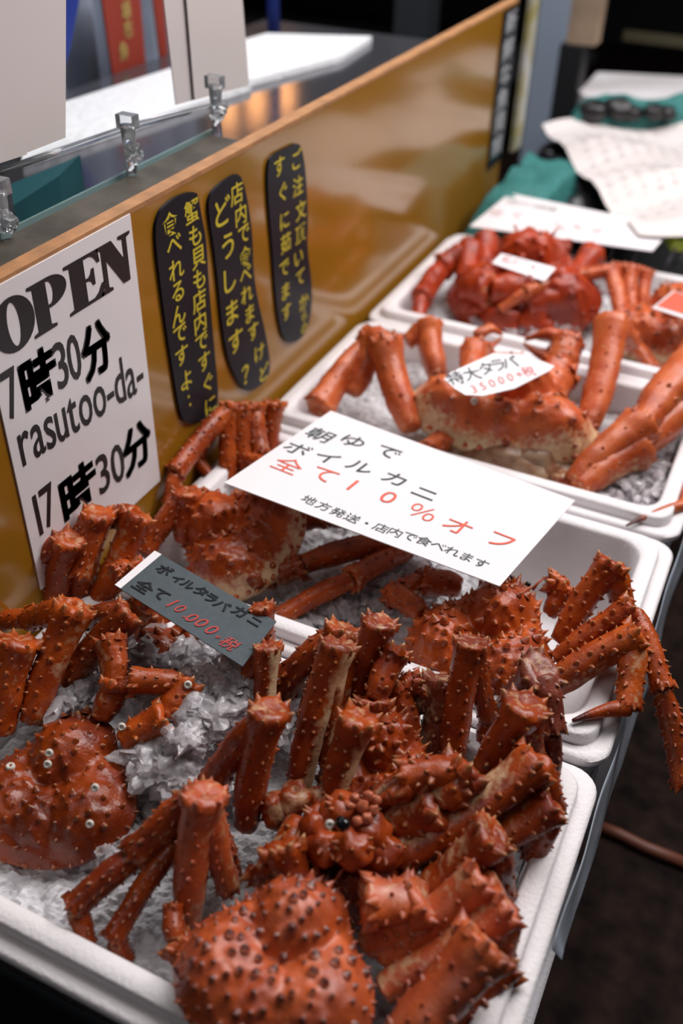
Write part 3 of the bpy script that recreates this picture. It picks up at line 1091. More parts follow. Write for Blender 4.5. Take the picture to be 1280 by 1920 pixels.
limb(C6, [(760, 1035, -0.01, 26), (660, 1085, 0.0, 26), (522, 1160, -0.02, 22)], SH_RED, (0.4, 1), 0.3, dens=0.8)
limb(C6, [(520, 990, 0.0, 28), (600, 965, 0.02, 28), (700, 985, 0.0, 24)], SH_RED, (0, 1), 0.3)
limb(C6, [(430, 850, 0.0, 16), (560, 900, 0.01, 22)], SH_RED, (0, 1), 0.4)
joint(C6, [(500, 1085, -0.01, 26), (535, 1040, 0.0, 22), (475, 1085, 0.0, 22)])

C7 = crab(920, 1190, -0.02, 'bright red king crab, legs hanging over the right rim of the second box')
carapace(C7, (912, 1200), (1000, 1075), 0.000, 285, SH_RED, Lr=1.02, Hr=0.34, tilt=(-0.05, -0.30), nsp=110, seed=61, dark=0.3, spike=0.85, tip=(0, 0, 0.5))
limb(C7, [(1050, 1200, 0.0, 28), (1145, 1058, 0.075, 31), (1172, 1150, 0.02, 19)], SH_RED, (0, 1), 0.2, spike=1.2)
limb(C7, [(1045, 1235, 0.0, 26), (1185, 1145, 0.055, 31), (1240, 1290, 0.015, 25), (1285, 1470, -0.05, 25)], SH_RED, (0, 1), 0.2, spike=1.2)
limb(C7, [(1030, 1290, 0.0, 38), (1192, 1195, 0.05, 34), (1178, 1325, 0.01, 23), (1075, 1351, 0.005, 5)], SH_RED, (-0.2, 1), 0.6, spike=1.1, claw=True)
limb(C7, [(790, 1150, 0.0, 26), (742, 1115, -0.01, 28), (790, 1090, -0.01, 22)], SH_RED, (0, 1), 0.2, spike=1.2)
limb(C7, [(1030, 1150, 0.0, 22), (1065, 1105, 0.025, 26), (1030, 1090, 0.03, 20)], SH_RED, (0, 1), 0.3, kind='arm', spike=1.6)
limb(C7, [(860, 1100, 0.0, 30), (800, 1090, 0.0, 30)], SH_RED, (0, 1), 0.3)
limb(C7, [(800, 1240, -0.02, 26), (860, 1290, -0.02, 24)], SH_RED, (0, 1), 0.9)

# ================================================================== extra large crab
C8 = crab(950, 790, -0.02, 'extra large pale orange king crab wearing an oval price tag in the third box')
carapace(C8, (948, 768), (985, 690), 0.01, 370, SH_PALE, Lr=0.62, Hr=0.30, tilt=(0.06, -0.30), nsp=40, seed=71, dark=0.4, tip=(0, 0.9, 0), spike=0.6, rim_pale=0.9, barn=3)
b = MB()
for px, py, h, r in ((930, 846, -0.03, 66), (985, 866, -0.03, 62), (1040, 876, -0.035, 55), (870, 826, -0.035, 55), (960, 840, -0.02, 66), (1010, 850, -0.02, 60)):
    p = at(px, py, h)
    b.lump(p, metres(r, p), px * 0.2, 0.2, (20, 14), 0.55)
b.build('underside', mat('greyish_underside', (0.30, 0.20, 0.12), 0.35, col2=(0.20, 0.07, 0.03), vscale=40, bump=0.4, bscale=90), C8, label='greyish brown soft underside')
limb(C8, [(770, 800, -0.01, 34), (722, 645, 0.07, 36), (690, 640, 0.05, 26), (600, 765, 0.0, 32)], SH_PALE, (1, 0), 0.2, dens=0.6, spike=0.7)
limb(C8, [(660, 735, 0.0, 30), (700, 638, 0.06, 28)], SH_PALE, (-1, 0), 0.2, dens=0.6, spike=0.7)
limb(C8, [(820, 705, -0.01, 28), (803, 612, 0.04, 29), (765, 640, 0.02, 16)], SH_PALE, (1, 0.6), 0.3, dens=0.6, spike=0.6)
limb(C8, [(1100, 800, -0.01, 34), (1146, 605, 0.085, 34), (1180, 640, 0.04, 20)], SH_PALE, (-1, 0), 0.2, dens=0.6, spike=0.6)
limb(C8, [(1075, 905, -0.02, 34), (1200, 800, 0.03, 44), (1320, 660, 0.07, 46)], SH_PALE, (0.3, 1), 0.5, dens=0.7, spike=0.6)
limb(C8, [(1085, 915, -0.02, 34), (1190, 845, 0.0, 44), (1330, 730, 0.03, 44)], SH_PALE, (0.3, 1), 0.7, dens=0.7, spike=0.6)
limb(C8, [(1330, 820, 0.0, 30), (1290, 945, -0.01, 16), (1175, 985, -0.005, 3)], SH_PALE, (0, 1), 0.4, dens=0.5, spike=0.6, claw=True)
o = limb(C8, [(1010, 760, 0.02, 38), (1042, 705, 0.03, 42), (1060, 650, 0.05, 34)], SH_PALE, (-0.6, 0.4), 0.45, kind='arm', dens=0.6, spike=0.8)
pincer(o, at(1060, 650, 0.05), at(975, 640, 0.045) - at(1060, 650, 0.05), metres(32, at(1060, 650, 0.05)), SH_PALE, 0.2, 2.4, V3((0, 0.5, 1)))
o = limb(C8, [(885, 740, 0.02, 26), (890, 660, 0.035, 30)], SH_PALE, (0.6, 0.4), 0.45, kind='arm', dens=0.6, spike=0.8)
pincer(o, at(890, 640, 0.04), at(945, 625, 0.045) - at(890, 635, 0.045), metres(26, at(890, 640, 0.04)), SH_PALE, 0.3, 2.2, V3((0, 0.5, 1)))
limb(C8, [(870, 800, -0.02, 24), (800, 850, -0.02, 26)], SH_PALE, (0, 1), 0.5, dens=0.6)
joint(C8, [(1085, 912, -0.03, 38), (1110, 890, -0.03, 30), (1060, 900, -0.03, 30)])

# --- small crab at the right
C9 = crab(1235, 620, -0.02, 'orange dark-spotted crab cut off by the right side of the photo, thin legs bent up')
carapace(C9, (1260, 612), (1290, 545), 0.0, 230, SH_PALE, Lr=0.8, Hr=0.34, tilt=(-0.1, -0.5), nsp=60, seed=81, dark=0.7, tip=(0, 0.9, 0), spike=0.6, rim_pale=0.8)
limb(C9, [(1165, 600, 0.0, 16), (1145, 507, 0.05, 18), (985, 548, 0.04, 14), (940, 580, 0.01, 10)], SH_PALE, (0, 1), 0.2, spike=1.0)
limb(C9, [(1185, 590, 0.0, 16), (1182, 507, 0.05, 18), (1155, 505, 0.05, 12)], SH_PALE, (0, 1), 0.2)
limb(C9, [(1205, 580, 0.0, 14), (1212, 512, 0.045, 14), (1190, 508, 0.05, 11)], SH_PALE, (0, 1), 0.2)
limb(C9, [(1160, 560, 0.0, 20), (1185, 640, -0.005, 18), (1225, 695, -0.02, 16)], SH_PALE, (0, 1), 0.2)

# --- crimson hairy crab
C10 = crab(975, 555, -0.02, 'dark crimson crab with a small red-printed tag in the farthest box')
carapace(C10, (985, 535), (1010, 470), 0.01, 290, SH_HAIR, Lr=0.80, Hr=0.36, tilt=(0, -0.6), nsp=60, seed=91, dark=0.1, spike=0.5)
b = MB()
for px, py, h, r in ((945, 590, -0.01, 40), (1010, 590, -0.01, 42), (1070, 575, -0.01, 36), (900, 575, -0.01, 34)):
    p = at(px, py, h)
    b.lump(p, metres(r, p), px * 0.2, 0.3, (16, 11), 0.7)
for k in range(len(b.t)):
    b.t[k] = (0.0, 0.0, 0)
b.build('underside', SH_HAIR, C10, tone=True)
limb(C10, [(880, 580, -0.01, 24), (882, 470, 0.04, 28), (830, 500, 0.02, 25), (790, 560, 0.0, 22), (785, 605, -0.02, 12)], SH_HAIR, (1, 0), 0.1, spike=0.6)
limb(C10, [(930, 540, 0.0, 24), (910, 455, 0.04, 26)], SH_HAIR, (1, 0), 0.1, spike=0.6)
limb(C10, [(940, 475, 0.0, 24), (1000, 450, 0.03, 26), (1060, 470, 0.02, 24)], SH_HAIR, (1, 0), 0.1, spike=0.6)
limb(C10, [(1060, 560, 0.0, 26), (1110, 480, 0.03, 26)], SH_HAIR, (1, 0), 0.1, spike=0.6)
limb(C10, [(870, 540, 0.02, 30), (915, 545, 0.03, 38), (990, 545, 0.03, 34)], SH_HAIR, (0, 1), 0.1, kind='arm', spike=0.4, dens=0.5)
limb(C10, [(990, 575, 0.01, 34), (1070, 560, 0.02, 38)], SH_HAIR, (0, 1), 0.1, kind='arm', spike=0.4, dens=0.5)

# ================================================================== signs
def sheet_from(corners, thick, name, m, label, cat, bend=None, group=None, sub=1):
    """corners: TL TR BR BL as points"""
    TL, TR, BR, BL = corners
    sh = Sheet(TL, TR - TL, TL - BL)
    o = empty(name, (TL + TR + BR + BL) / 4, label, cat, group)
    b = MB()
    uv = []
    for c in corners:
        d = c - sh.o
        uv.append((d.dot(sh.x), d.dot(sh.y)))
    sh.bend = bend
    N = 14 if sub > 1 else 1
    for s_, lift in ((0, 0.0), (1, -thick)):
        for j in range(N + 1):
            for i in range(N + 1):
                s, t = i / N, j / N
                u = (uv[0][0] * (1 - s) + uv[1][0] * s) * (1 - t) + (uv[3][0] * (1 - s) + uv[2][0] * s) * t
                v = (uv[0][1] * (1 - s) + uv[1][1] * s) * (1 - t) + (uv[3][1] * (1 - s) + uv[2][1] * s) * t
                b.vert(sh.put(u, v, lift))
    K = (N + 1) * (N + 1)
    idx = lambda s_, j, i: s_ * K + j * (N + 1) + i
    for j in range(N):
        for i in range(N):
            b.face(idx(0, j, i), idx(0, j + 1, i), idx(0, j + 1, i + 1), idx(0, j, i + 1))
            b.face(idx(1, j, i), idx(1, j, i + 1), idx(1, j + 1, i + 1), idx(1, j + 1, i))
    for i in range(N):
        b.face(idx(0, 0, i), idx(0, 0, i + 1), idx(1, 0, i + 1), idx(1, 0, i))
        b.face(idx(0, N, i + 1), idx(0, N, i), idx(1, N, i), idx(1, N, i + 1))
        b.face(idx(0, i + 1, 0), idx(0, i, 0), idx(1, i, 0), idx(1, i + 1, 0))
        b.face(idx(0, i, N), idx(0, i + 1, N), idx(1, i + 1, N), idx(1, i, N))
    b.build('card', m, o, False)
    return o, sh


def write(o, sh, chars, m, size, bold=0.0, shear=0.0, wfac=1.0, name='lettering', lift=0.0008, rot=0.0, label=None):
    """chars: (char, px, py[, scale])"""
    b = MB()
    for c in chars:
        u, v = sh.loc(c[1], c[2])
        s = size * (c[3] if len(c) > 3 else 1)
        put_char(b, sh, c[0], u, v, s * wfac, s, bold, shear, rot, lift)
    return b.build(name, m, o, False, label=label)


# large white price sign
P = [at(620, 770, 0.085), at(1078, 938, 0.062), at(937, 1098, 0.072), at(420, 905, 0.095)]
P[3] = P[0] + (P[2] - P[1]) + (P[3] - P[0] - (P[2] - P[1])) * 0.0 if False else P[3]
o, sh = sheet_from(P, 0.0012, 'price_sign', PAPER, 'large laminated white sign with handwritten black and red brush lettering lying across the crabs', 'sign')
px2m = 1 / 1620.0
ang = 0.0
write(o, sh, [('朝', 600, 816), ('ゆ', 662, 828), ('で', 727, 848)], NAVYINK, 0.030, 0.0, 0.15, 1.2)
write(o, sh, [('ボ', 558, 842), ('イ', 613, 858), ('ル', 675, 876), ('カ', 740, 898), ('ニ', 796, 926)], NAVYINK, 0.029, 0.0, 0.1, 1.2)
write(o, sh, [('全', 541, 873), ('て', 606, 890), ('1', 661, 910), ('0', 728, 933), ('％', 792, 961), ('オ', 858, 987), ('フ', 938, 1014)], REDINK, 0.034, -0.004, 0.1, 1.1, 'red_lettering')
small = '地方発送・店内で食べれます'
write(o, sh, [(c, 580 + (902 - 580) * i / 12.0, 938 + (1058 - 938) * i / 12.0 + 4 * math.sin(i * 0.5)) for i, c in enumerate(small)], NAVYINK, 0.0165, -0.002, 0.1, 1.1, 'small_lettering')

# slate card
P = [at(290, 1033, 0.075), at(518, 1165, 0.072), at(455, 1245, 0.085), at(215, 1097, 0.085)]
o, sh = sheet_from(P, 0.001, 'price_card', GREYCARD, 'slate grey price card with a white end strip lying over ice and crab legs', 'sign')
u0, v0 = sh.loc(290, 1033)
b = MB()
q = [sh.loc(290, 1033), sh.loc(303, 1040), sh.loc(226, 1104), sh.loc(215, 1097)]
b.face(*[b.vert(sh.put(u, v, 0.0005)) for u, v in reversed(q)])
b.build('white_strip', PAPER, o, False, label='white strip along the left end')
cc = lambda x, y: (200 + x / 3.765, 1000 + y / 3.765)
wr = lambda lst: [(c, *cc(x, y)) + ((s,) if s != 1 else ()) for c, x, y, s in lst]
write(o, sh, wr([('ボ', 410, 262, 1), ('イ', 500, 325, .8), ('ル', 575, 365, .9), ('タ', 665, 410, .95), ('ラ', 735, 460, .9), ('バ', 815, 510, .95), ('ガ', 945, 557, 1), ('ニ', 1045, 625, .9)]), CARDINK, 0.0175, 0.024, -0.1, 1.1)
write(o, sh, wr([('全', 265, 378, 1.1), ('て', 378, 432, 1)]), CARDINK, 0.0185, 0.022, 0, 1.1)
write(o, sh, wr([('1', 465, 497, 1.2), ('0', 520, 535, 1), ('.', 545, 592, 1), ('0', 602, 600, 1.1), ('0', 670, 635, 1.15), ('0', 742, 685, 1.15), ('+', 785, 735, .6), ('税', 868, 782, 1)]), REDINK_D, 0.0185, 0.010, 0.15, 1.0, 'red_lettering')

# oval tag on the big crab
b = MB()
sh = Sheet(at(845, 722, 0.098), at(1035, 690, 0.098) - at(845, 722, 0.098), at(925, 661, 0.108) - at(905, 741, 0.088))
o = empty('price_tag', at(930, 700, 0.098), 'small white tag with clipped corners on the extra large crab', 'sign', 'small price tags on the far crabs')
out = [(832, 710), (845, 698), (925, 662), (980, 664), (1040, 686), (1030, 695), (965, 728), (905, 742), (872, 740), (852, 728)]
b.prism([sh.put(*sh.loc(*p), 0) for p in out], sh.n * -0.001)
b.build('card', PAPER, o, False)
write(o, sh, [('特', 853, 709), ('大', 884, 701), ('タ', 910, 691), ('ラ', 934, 685), ('バ', 955, 679)], NAVYINK, 0.026, 0.006, 0, 1.0)
write(o, sh, [(c, 888 + 17 * i, 730 - 5.6 * i) for i, c in enumerate('35000+税')], mat('faint_red_ink', (0.66, 0.16, 0.15), 0.5), 0.020, 0.002, 0, 1.0, 'red_lettering')
# tag on the crimson crab
P = [at(940, 475, 0.075), at(1042, 502, 0.075), at(1020, 524, 0.065), at(922, 493, 0.065)]
o, sh = sheet_from(P, 0.001, 'price_tag', PAPER, 'small white tag with red print on the dark crimson crab', 'sign', None, 'small price tags on the far crabs')
write(o, sh, [(c, 948 + 17 * i, 487 + 4.6 * i) for i, c in enumerate('毛ガニ4')], mat('pale_red_print', (0.65, 0.25, 0.25), 0.5), 0.020, 0.002, 0, 1.0, 'red_lettering')
# tag on the right crab
P = [at(1262, 545, 0.075), at(1320, 562, 0.075), at(1300, 602, 0.06), at(1222, 577, 0.06)]
o, sh = sheet_from(P, 0.001, 'price_tag', PAPER, 'white tag with a red picture on the orange crab at the right side', 'sign', None, 'small price tags on the far crabs')
b = MB()
q = [sh.loc(1264, 547), sh.loc(1312, 561), sh.loc(1290, 592), sh.loc(1230, 574)]
b.face(*[b.vert(sh.put(u, v, 0.0005)) for u, v in reversed(q)])
b.build('red_picture', mat('red_orange_print', (0.62, 0.10, 0.05), 0.4), o, False)

# ---- OPEN sign on the panel
PS = Sheet((PANEL_X + 0.002, 0, 0), (0, 1, 0), (0, 0, 1))
y0s, y1s = 0.583, 0.8145
z1s, z0s = 0.9205, 0.575
o, _ = sheet_from([V3((PANEL_X + 0.002, y0s, z1s)), V3((PANEL_X + 0.002, y1s, z1s)), V3((PANEL_X + 0.002, y1s, z0s)), V3((PANEL_X + 0.002, y0s, z0s))], 0.0016, 'opening_hours_sign', PAPER,
                  'laminated white OPEN sign with opening hours taped to the ochre panel', 'sign')


def ell(cx, cy, rx, ry, a0=0, a1=360, n=28):
    return [(cx + rx * math.cos(math.radians(a0 + (a1 - a0) * i / n)), cy + ry * math.sin(math.radians(a0 + (a1 - a0) * i / n))) for i in range(n + (0 if a1 - a0 == 360 else 1))]


LET = {
    'O': [ell(.4, .5, .4, .52), ell(.4, .5, .115, .42)],
    'P': [[(0, 0), (.48, 0), (.48, .06), (.37, .09), (.37, .41)] + ell(.42, .705, .37, .295, -90, 90, 16) + [(0, 1), (0, .94), (.10, .91), (.10, .09), (0, .06)],
          [(.37, .48)] + ell(.41, .70, .09, .22, -90, 90, 12) + [(.37, .93)]],
    'E': [[(0, 0), (.68, 0), (.73, .29), (.67, .29), (.59, .14), (.5, .07), (.37, .07), (.37, .47), (.43, .47), (.48, .42), (.50, .34), (.55, .34), (.55, .68), (.50, .68), (.48, .60), (.43, .54), (.37, .54),
           (.37, .93), (.5, .93), (.57, .87), (.63, .73), (.68, .73), (.66, 1), (0, 1), (0, .94), (.10, .91), (.10, .09), (0, .06)]],
    'N': [[(0, 0), (.29, 0), (.29, .06), (.20, .10), (.20, .66), (.55, 0), (.72, 0), (.72, .90), (.82, .94), (.82, 1), (.52, 1), (.52, .94), (.62, .90), (.62, .50), (.36, 1), (0, 1), (0, .94), (.10, .90), (.10, .10), (0, .06)]],
}
b = MB()
zt = on_wall(236, 432).z
zb = on_wall(242, 522).z
for ch, xa, xb, wd in (('O', -22, 58, .8), ('P', 51, 122, .79), ('E', 120, 190, .73), ('N', 181, 244, .82)):
    ya = on_wall(xa, 600 - 0.5 * xa).y
    yb = on_wall(xb, 600 - 0.5 * xb).y
    vs, fs = outline_glyph(LET[ch])
    n = len(b.v)
    for x, y in vs:
        b.vert(PS.put(ya + (yb - ya) * x / wd, zb + (zt - zb) * y, 0.0006))
    for f in fs:
        b.face(*[n + i for i in f])
b.build('open_lettering', BLACK, o, False)


def panel_fit(lst, o, m, name, bold):
    """lst: (char, left px, right px, mid py, height m)"""
    b = MB()
    for ch, xa, xb, cy, cx_h in lst:
        a = PS.loc(xa, cy + (xb - xa) * 0.27)
        c = PS.loc(xb, cy - (xb - xa) * 0.27)
        vm = (a[1] + c[1]) / 2
        e = 0.0016
        for du, dv in (((0, 0), (e, e), (-e, e), (e, -e), (-e, -e)) if ch in '時分' else ((0, 0),)):
            put_fit(b, PS, ch, a[0] + du, c[0] + du, vm - cx_h / 2 + dv, vm + cx_h / 2 + dv, bold, 0.0006)
    return b.build(name, m, o, False)


panel_fit([('7', 7, 35, 738, .052), ('時', 42, 105, 712, .060), ('3', 103, 125, 684, .052), ('0', 127, 150, 670, .052), ('分', 154, 206, 655, .060)], o, BLACK, 'hours_lettering', 0.009)
panel_fit([('1', 67, 74, 966, .052), ('7', 78, 103, 948, .052), ('時', 115, 180, 920, .060), ('3', 182, 204, 887, .052), ('0', 208, 232, 869, .052), ('分', 230, 282, 838, .060)], o, BLACK, 'hours_lettering', 0.009)
b = MB()
word = 'rasutoo-da-'
wid = [glyph(c)[2][1] - glyph(c)[2][0] + 0.10 for c in word]
ua, va = PS.loc(42, 876)
ub, vb = PS.loc(272, 729)
tot = sum(wid)
u = ua
xh = glyph('a')[2][3]
sc = 0.037 / xh
for c, w in zip(word, wid):
    bb = glyph(c)[2]
    ww = (ub - ua) * w / tot
    v0 = va + (vb - va) * (u - ua) / (ub - ua)
    put_fit(b, PS, c, u + ww * 0.06, u + ww * 0.94, v0 + bb[2] * sc, v0 + bb[3] * sc, 0.006, 0.0006)
    u += ww
b.build('word_lettering', BLACK, o, False)

# ---- black vinyl strips with yellow writing
cs = lambda x, y: (280 + x / 3.556, 250 + y / 3.556)
OUT = [
    [(40, 640), (55, 560), (90, 490), (200, 410), (315, 385), (330, 440), (350, 560), (380, 700), (395, 1000), (430, 1400), (465, 1750), (440, 1850), (340, 1920), (250, 1940), (208, 1890), (160, 1600), (120, 1350), (80, 1050), (50, 800)],
    [(392, 440), (440, 360), (560, 275), (600, 272), (630, 330), (660, 470), (690, 700), (692, 900), (720, 1100), (780, 1350), (812, 1560), (780, 1650), (700, 1710), (640, 1725), (580, 1640), (520, 1500), (480, 1250), (460, 1000), (430, 750), (400, 560)],
    [(787, 200), (830, 140), (920, 95), (990, 62), (1020, 100), (1045, 280), (1060, 600), (1050, 750), (1085, 1000), (1082, 1200), (1040, 1340), (970, 1400), (900, 1390), (860, 1250), (840, 1050), (815, 700), (790, 400)]]
TXT = [
    [('蟹', 280, 520), ('も', 303, 680), ('貝', 325, 825), ('も', 330, 970), ('店', 330, 1115), ('内', 337, 1260), ('で', 347, 1390), ('す', 365, 1520), ('ぐ', 390, 1660), ('に', 405, 1810),
     ('食', 137, 605), ('べ', 163, 740), ('れ', 178, 905), ('る', 188, 1055), ('ん', 193, 1210), ('で', 203, 1335), ('す', 215, 1480), ('よ', 243, 1640), ('・', 252, 1700, .6), ('・', 260, 1755, .6), ('・', 270, 1808, .6)],
    [('店', 580, 400), ('内', 608, 540), ('で', 628, 670), ('食', 638, 820), ('べ', 640, 940), ('れ', 648, 1070), ('ま', 668, 1200), ('す', 692, 1320), ('け', 732, 1460), ('ど', 765, 1590),
     ('ど', 488, 520, 1.35), ('う', 522, 750, 1.3), ('し', 535, 975, 1.3), ('ま', 550, 1190, 1.3), ('す', 575, 1385, 1.3), ('？', 638, 1610, 1.3)],
    [('ご', 982, 170), ('注', 988, 350), ('文', 1008, 510), ('頂', 1005, 670), ('い', 993, 830), ('て', 1003, 960), ('か', 1028, 1120), ('ら', 1030, 1215, .7), ('の', 1030, 1300, .7),
     ('す', 865, 220), ('ぐ', 890, 390), ('に', 900, 580), ('茹', 908, 730), ('で', 897, 900), ('ま', 907, 1050), ('す', 913, 1190)]]
LBL = ['wavy black strip with yellow vertical writing right beside the white OPEN sign', 'middle wavy black strip, larger yellow characters and a question mark', 'right-hand wavy black strip of yellow vertical writing, nearest the far crabs']
import bisect


def smooth_loop(pts, k=3):
    for _ in range(2):
        q = []
        for i in range(len(pts)):
            a, c = pts[i], pts[(i + 1) % len(pts)]
            q.append((a[0] * .75 + c[0] * .25, a[1] * .75 + c[1] * .25))
            q.append((a[0] * .25 + c[0] * .75, a[1] * .25 + c[1] * .75))
        pts = q
    return pts


for out, tx, lb in zip(OUT, TXT, LBL):
    pts = [on_wall(*cs(*p), PANEL_X + 0.004) for p in smooth_loop(out)]
    c = sum(pts, V3()) / len(pts)
    o = empty('writing_strip', c, lb, 'sign', 'black strips with yellow writing on the panel')
    b = MB()
    b.prism([V3((PANEL_X + 0.004, p.y, p.z)) for p in pts], V3((-0.0035, 0, 0)))
    b.build('strip', STICKER, o, False)
    sh = Sheet((PANEL_X + 0.004, 0, 0), (0, 1, 0), (0, 0, 1))
    write(o, sh, [(t[0], *cs(t[1], t[2])) + tuple(t[3:]) for t in tx], YELLOW, 0.029, 0.010, 0, 1.12, 'yellow_lettering', 0.0005)
    
# far black and white strip on the panel end
o = empty('writing_strip', on_wall(965, 140), 'narrow black strip of grey characters at the far end of the panel', 'sign', 'black strips with yellow writing on the panel')
P = [on_wall(962, -20, PANEL_X + 0.003), on_wall(992, -20, PANEL_X + 0.003), on_wall(980, 255, PANEL_X + 0.003), on_wall(954, 265, PANEL_X + 0.003)]
ya, yb = 2.09, 2.185
b = MB()
b.box((PANEL_X + 0.0004, ya, 0.60), (PANEL_X + 0.004, yb, 0.915))
b.build('strip', STICKER, o, False)
sh = Sheet((PANEL_X + 0.004, 0, 0), (0, 1, 0), (0, 0, 1))
b = MB()
for i, ch in enumerate('新鮮な魚貝類'):
    put_char(b, sh, ch, (ya + yb) / 2, 0.89 - 0.05 * i, 0.075, 0.045, 0.01)
b.build('grey_lettering', mat('grey_lettering', (0.45, 0.47, 0.5), 0.5), o, False)

# ================================================================== behind the panel (left)
# weathered beam and glass edge
o = empty('wooden_beam', (PANEL_X - 0.05, 0.7, 0.9), 'weathered grey wooden beam just behind the plywood edge', 'beam')
b = MB()
b.box((PANEL_X - 0.075, 0.25, 0.80), (PANEL_X - 0.021, 1.10, 0.917))
b.build('beam', WOOD, o, False)
o = empty('glass_pane', (PANEL_X - 0.08, 0.7, 0.9), 'greenish edge of a glass pane along the wooden beam', 'glass')
b = MB()
b.box((PANEL_X - 0.085, 0.25, 0.84), (PANEL_X - 0.082, 1.12, 0.919))
b.build('pane', GLASS, o, False)
# steel counter
ZC = 0.84
o = empty('steel_counter', (-0.95, 1.2, 0), 'stainless steel counter top reflecting orange lamps behind the ochre panel', 'counter')
b = MB()
b.box((-1.19, 0.2, ZC - 0.03), (PANEL_X - 0.09, 2.12, ZC))
b.build('counter_top', STEEL, o, False)
b = MB()
b.box((-1.15, 0.3, 0), (PANEL_X - 0.12, 2.08, ZC - 0.031))
b.build('cabinet', DARK, o, False)


def on_top(px, py, z):
    return at(px, py, z - RIM)


# white embossed mats on the counter
def slab(name, quad, z, t, m, label, cat):
    b = MB()
    b.prism([on_top(*p, z) for p in quad], V3((0, 0, -t)))
    o = b.build(name, m, None, False)
    return tag(o, label, cat)


slab('embossed_mat', [(40, 300), (470, 158), (350, 118), (60, 210)], ZC + 0.012, 0.011, MATW, 'white embossed mat on the steel counter between the hanging sheets', 'mat')
slab('embossed_mat', [(440, 158), (640, 105), (697, 68), (500, 62), (400, 90)], ZC + 0.012, 0.011, MATW, 'white embossed mat farther along the steel counter beneath the blue post', 'mat')
# hanging paper sheets
def hang(name, quad, x, label, m=PAPER_SHEER, fold=None):
    b = MB()
    pts = [on_wall(*p, x) for p in quad]
    o = empty(name, sum(pts, V3()) / 4, label, 'paper sheet', 'blank paper sheets held in clear clips')
    b.prism(pts, V3((-0.0012, 0, 0)))
    b.build('sheet', m, o, False)
    if fold:
        b = MB()
        p2 = [on_wall(*p, x + 0.004) for p in fold]
        b.prism(p2, V3((-0.001, 0, 0)))
        b.build('front_sheet', PAPER_SHEER, o, False)
    return o


hang('paper_sheet', [(-60, 330), (123, 258), (124, -60), (-60, -60)], -0.72, 'big blank pinkish grey paper sheet at the left edge of the photo', fold=[(-50, 322), (50, 290), (47, -60), (-50, -60)])
hang('paper_sheet', [(330, 197), (467, 158), (450, -60), (300, -60)], -0.76, 'blank pinkish grey paper sheet standing right of the red banner', fold=[(365, 188), (466, 160), (448, -60), (345, -60)])
# rod and clear clips
o = empty('clip_rail', on_wall(150, 290, -0.73), 'thin clear rail joining the plastic clips under the paper sheets', 'rail')
b = MB()
b.tube([on_wall(0, 322, -0.73), on_wall(120, 280, -0.73), on_wall(250, 235, -0.73), on_wall(420, 192, -0.73)], 0.004, 8)
b.build('rail', CLEAR, o)
for (px, py, lb) in ((245, 300, 'clear plastic clip with glinting knob left of the middle on the beam'), (405, 220, 'clear plastic clip under the paper sheet beside the orange reflections'), (8, 430, 'clear plastic clip on the wooden beam at the left edge of the photo')):
    p = on_wall(px, py, -0.70)
    o = empty('plastic_clip', p, lb, 'clip', 'clear plastic clips on the counter edge')
    b = MB()
    b.tube([p + V3((0, 0.0, -0.035)), p + V3((0, 0, 0.0)), p + V3((0.004, -0.004, 0.04))], [0.008, 0.006, 0.009], 10)
    b.build('stem', CLEAR, o)
    b = MB()
    b.lump(p + V3((0.005, 0, 0.008)), 0.011, px * 0.1, 0.4, (10, 8))
    b.build('knob', CLEAR, o, False)
    b = MB()
    b.box((p.x - 0.005, p.y - 0.012, p.z - 0.055), (p.x + 0.014, p.y + 0.012, p.z - 0.03))
    b.build('jaw', CLEAR, o, False)
    b = MB()
    b.box((p.x - 0.012, p.y - 0.004, p.z + 0.035), (p.x + 0.010, p.y + 0.010, p.z + 0.05))
    b.build('grip', CLEAR, o, False)

# dark teal tub under the first sheet
o = empty('plastic_tub', on_wall(90, 330, -0.78), 'dark teal plastic tub rim just behind the glass under the left sheet', 'tub')
b = MB()
b.prism([on_top(20, 345, ZC + 0.05), on_top(130, 300, ZC + 0.05), on_top(150, 290, ZC + 0.05), on_top(110, 330, ZC + 0.05), on_top(25, 385, ZC + 0.05)], V3((0, 0, -0.045)))
b.build('tub', TEALBOX, o, False)
# curtain, red banner, blue posts behind the counter
XB = -1.20
o = empty('cloth_curtain', on_wall(170, 80, XB - 0.1), 'blue grey cloth hanging behind the counter left of the red banner', 'curtain')
b = MB()
a0, a1 = on_wall(60, 160, XB - 0.12), on_wall(350, 110, XB - 0.12)
N = 40
for j in range(2):
    for i in range(N + 1):
        t = i / N
        y = a0.y + (a1.y - a0.y) * t
        b.vert((XB - 0.10 + 0.03 * math.sin(t * 30), y, 0.3 if j == 0 else 2.0))
for i in range(N):
    b.face(i, i + 1, N + 2 + i, N + 1 + i)
b.build('cloth', CURT, o)
o = empty('banner', on_wall(230, 70, XB), 'red hanging banner with gold characters behind the counter', 'banner')
b = MB()
q = [on_wall(212, 143, XB), on_wall(274, 128, XB), on_wall(260, -40, XB), on_wall(186, -40, XB)]
b.prism(q, V3((-0.004, 0, 0)))
b.build('cloth', BANNER, o, False)
sh = Sheet((XB + 0.001, 0, 0), (0, 1, 0), (0, 0, 1))
write(o, sh, [('魚', 232, 95), ('市', 240, 55), ('場', 236, 20)], GOLD, 0.034, 0.02, 0, 0.9, 'gold_lettering')
b = MB()
q = [on_wall(302, 115, XB), on_wall(316, 112, XB), on_wall(303, -40, XB), on_wall(283, -40, XB)]
b.prism(q, V3((-0.004, 0, 0)))
tag(b.build('banner', BANNER, None, False), 'narrow strip of red cloth between the red banner and the paper sheet', 'banner')
b = MB()
q = [on_wall(122, 125, XB + 0.1), on_wall(132, 90, XB + 0.1), on_wall(156, -40, XB + 0.1), on_wall(122, -40, XB + 0.1)]
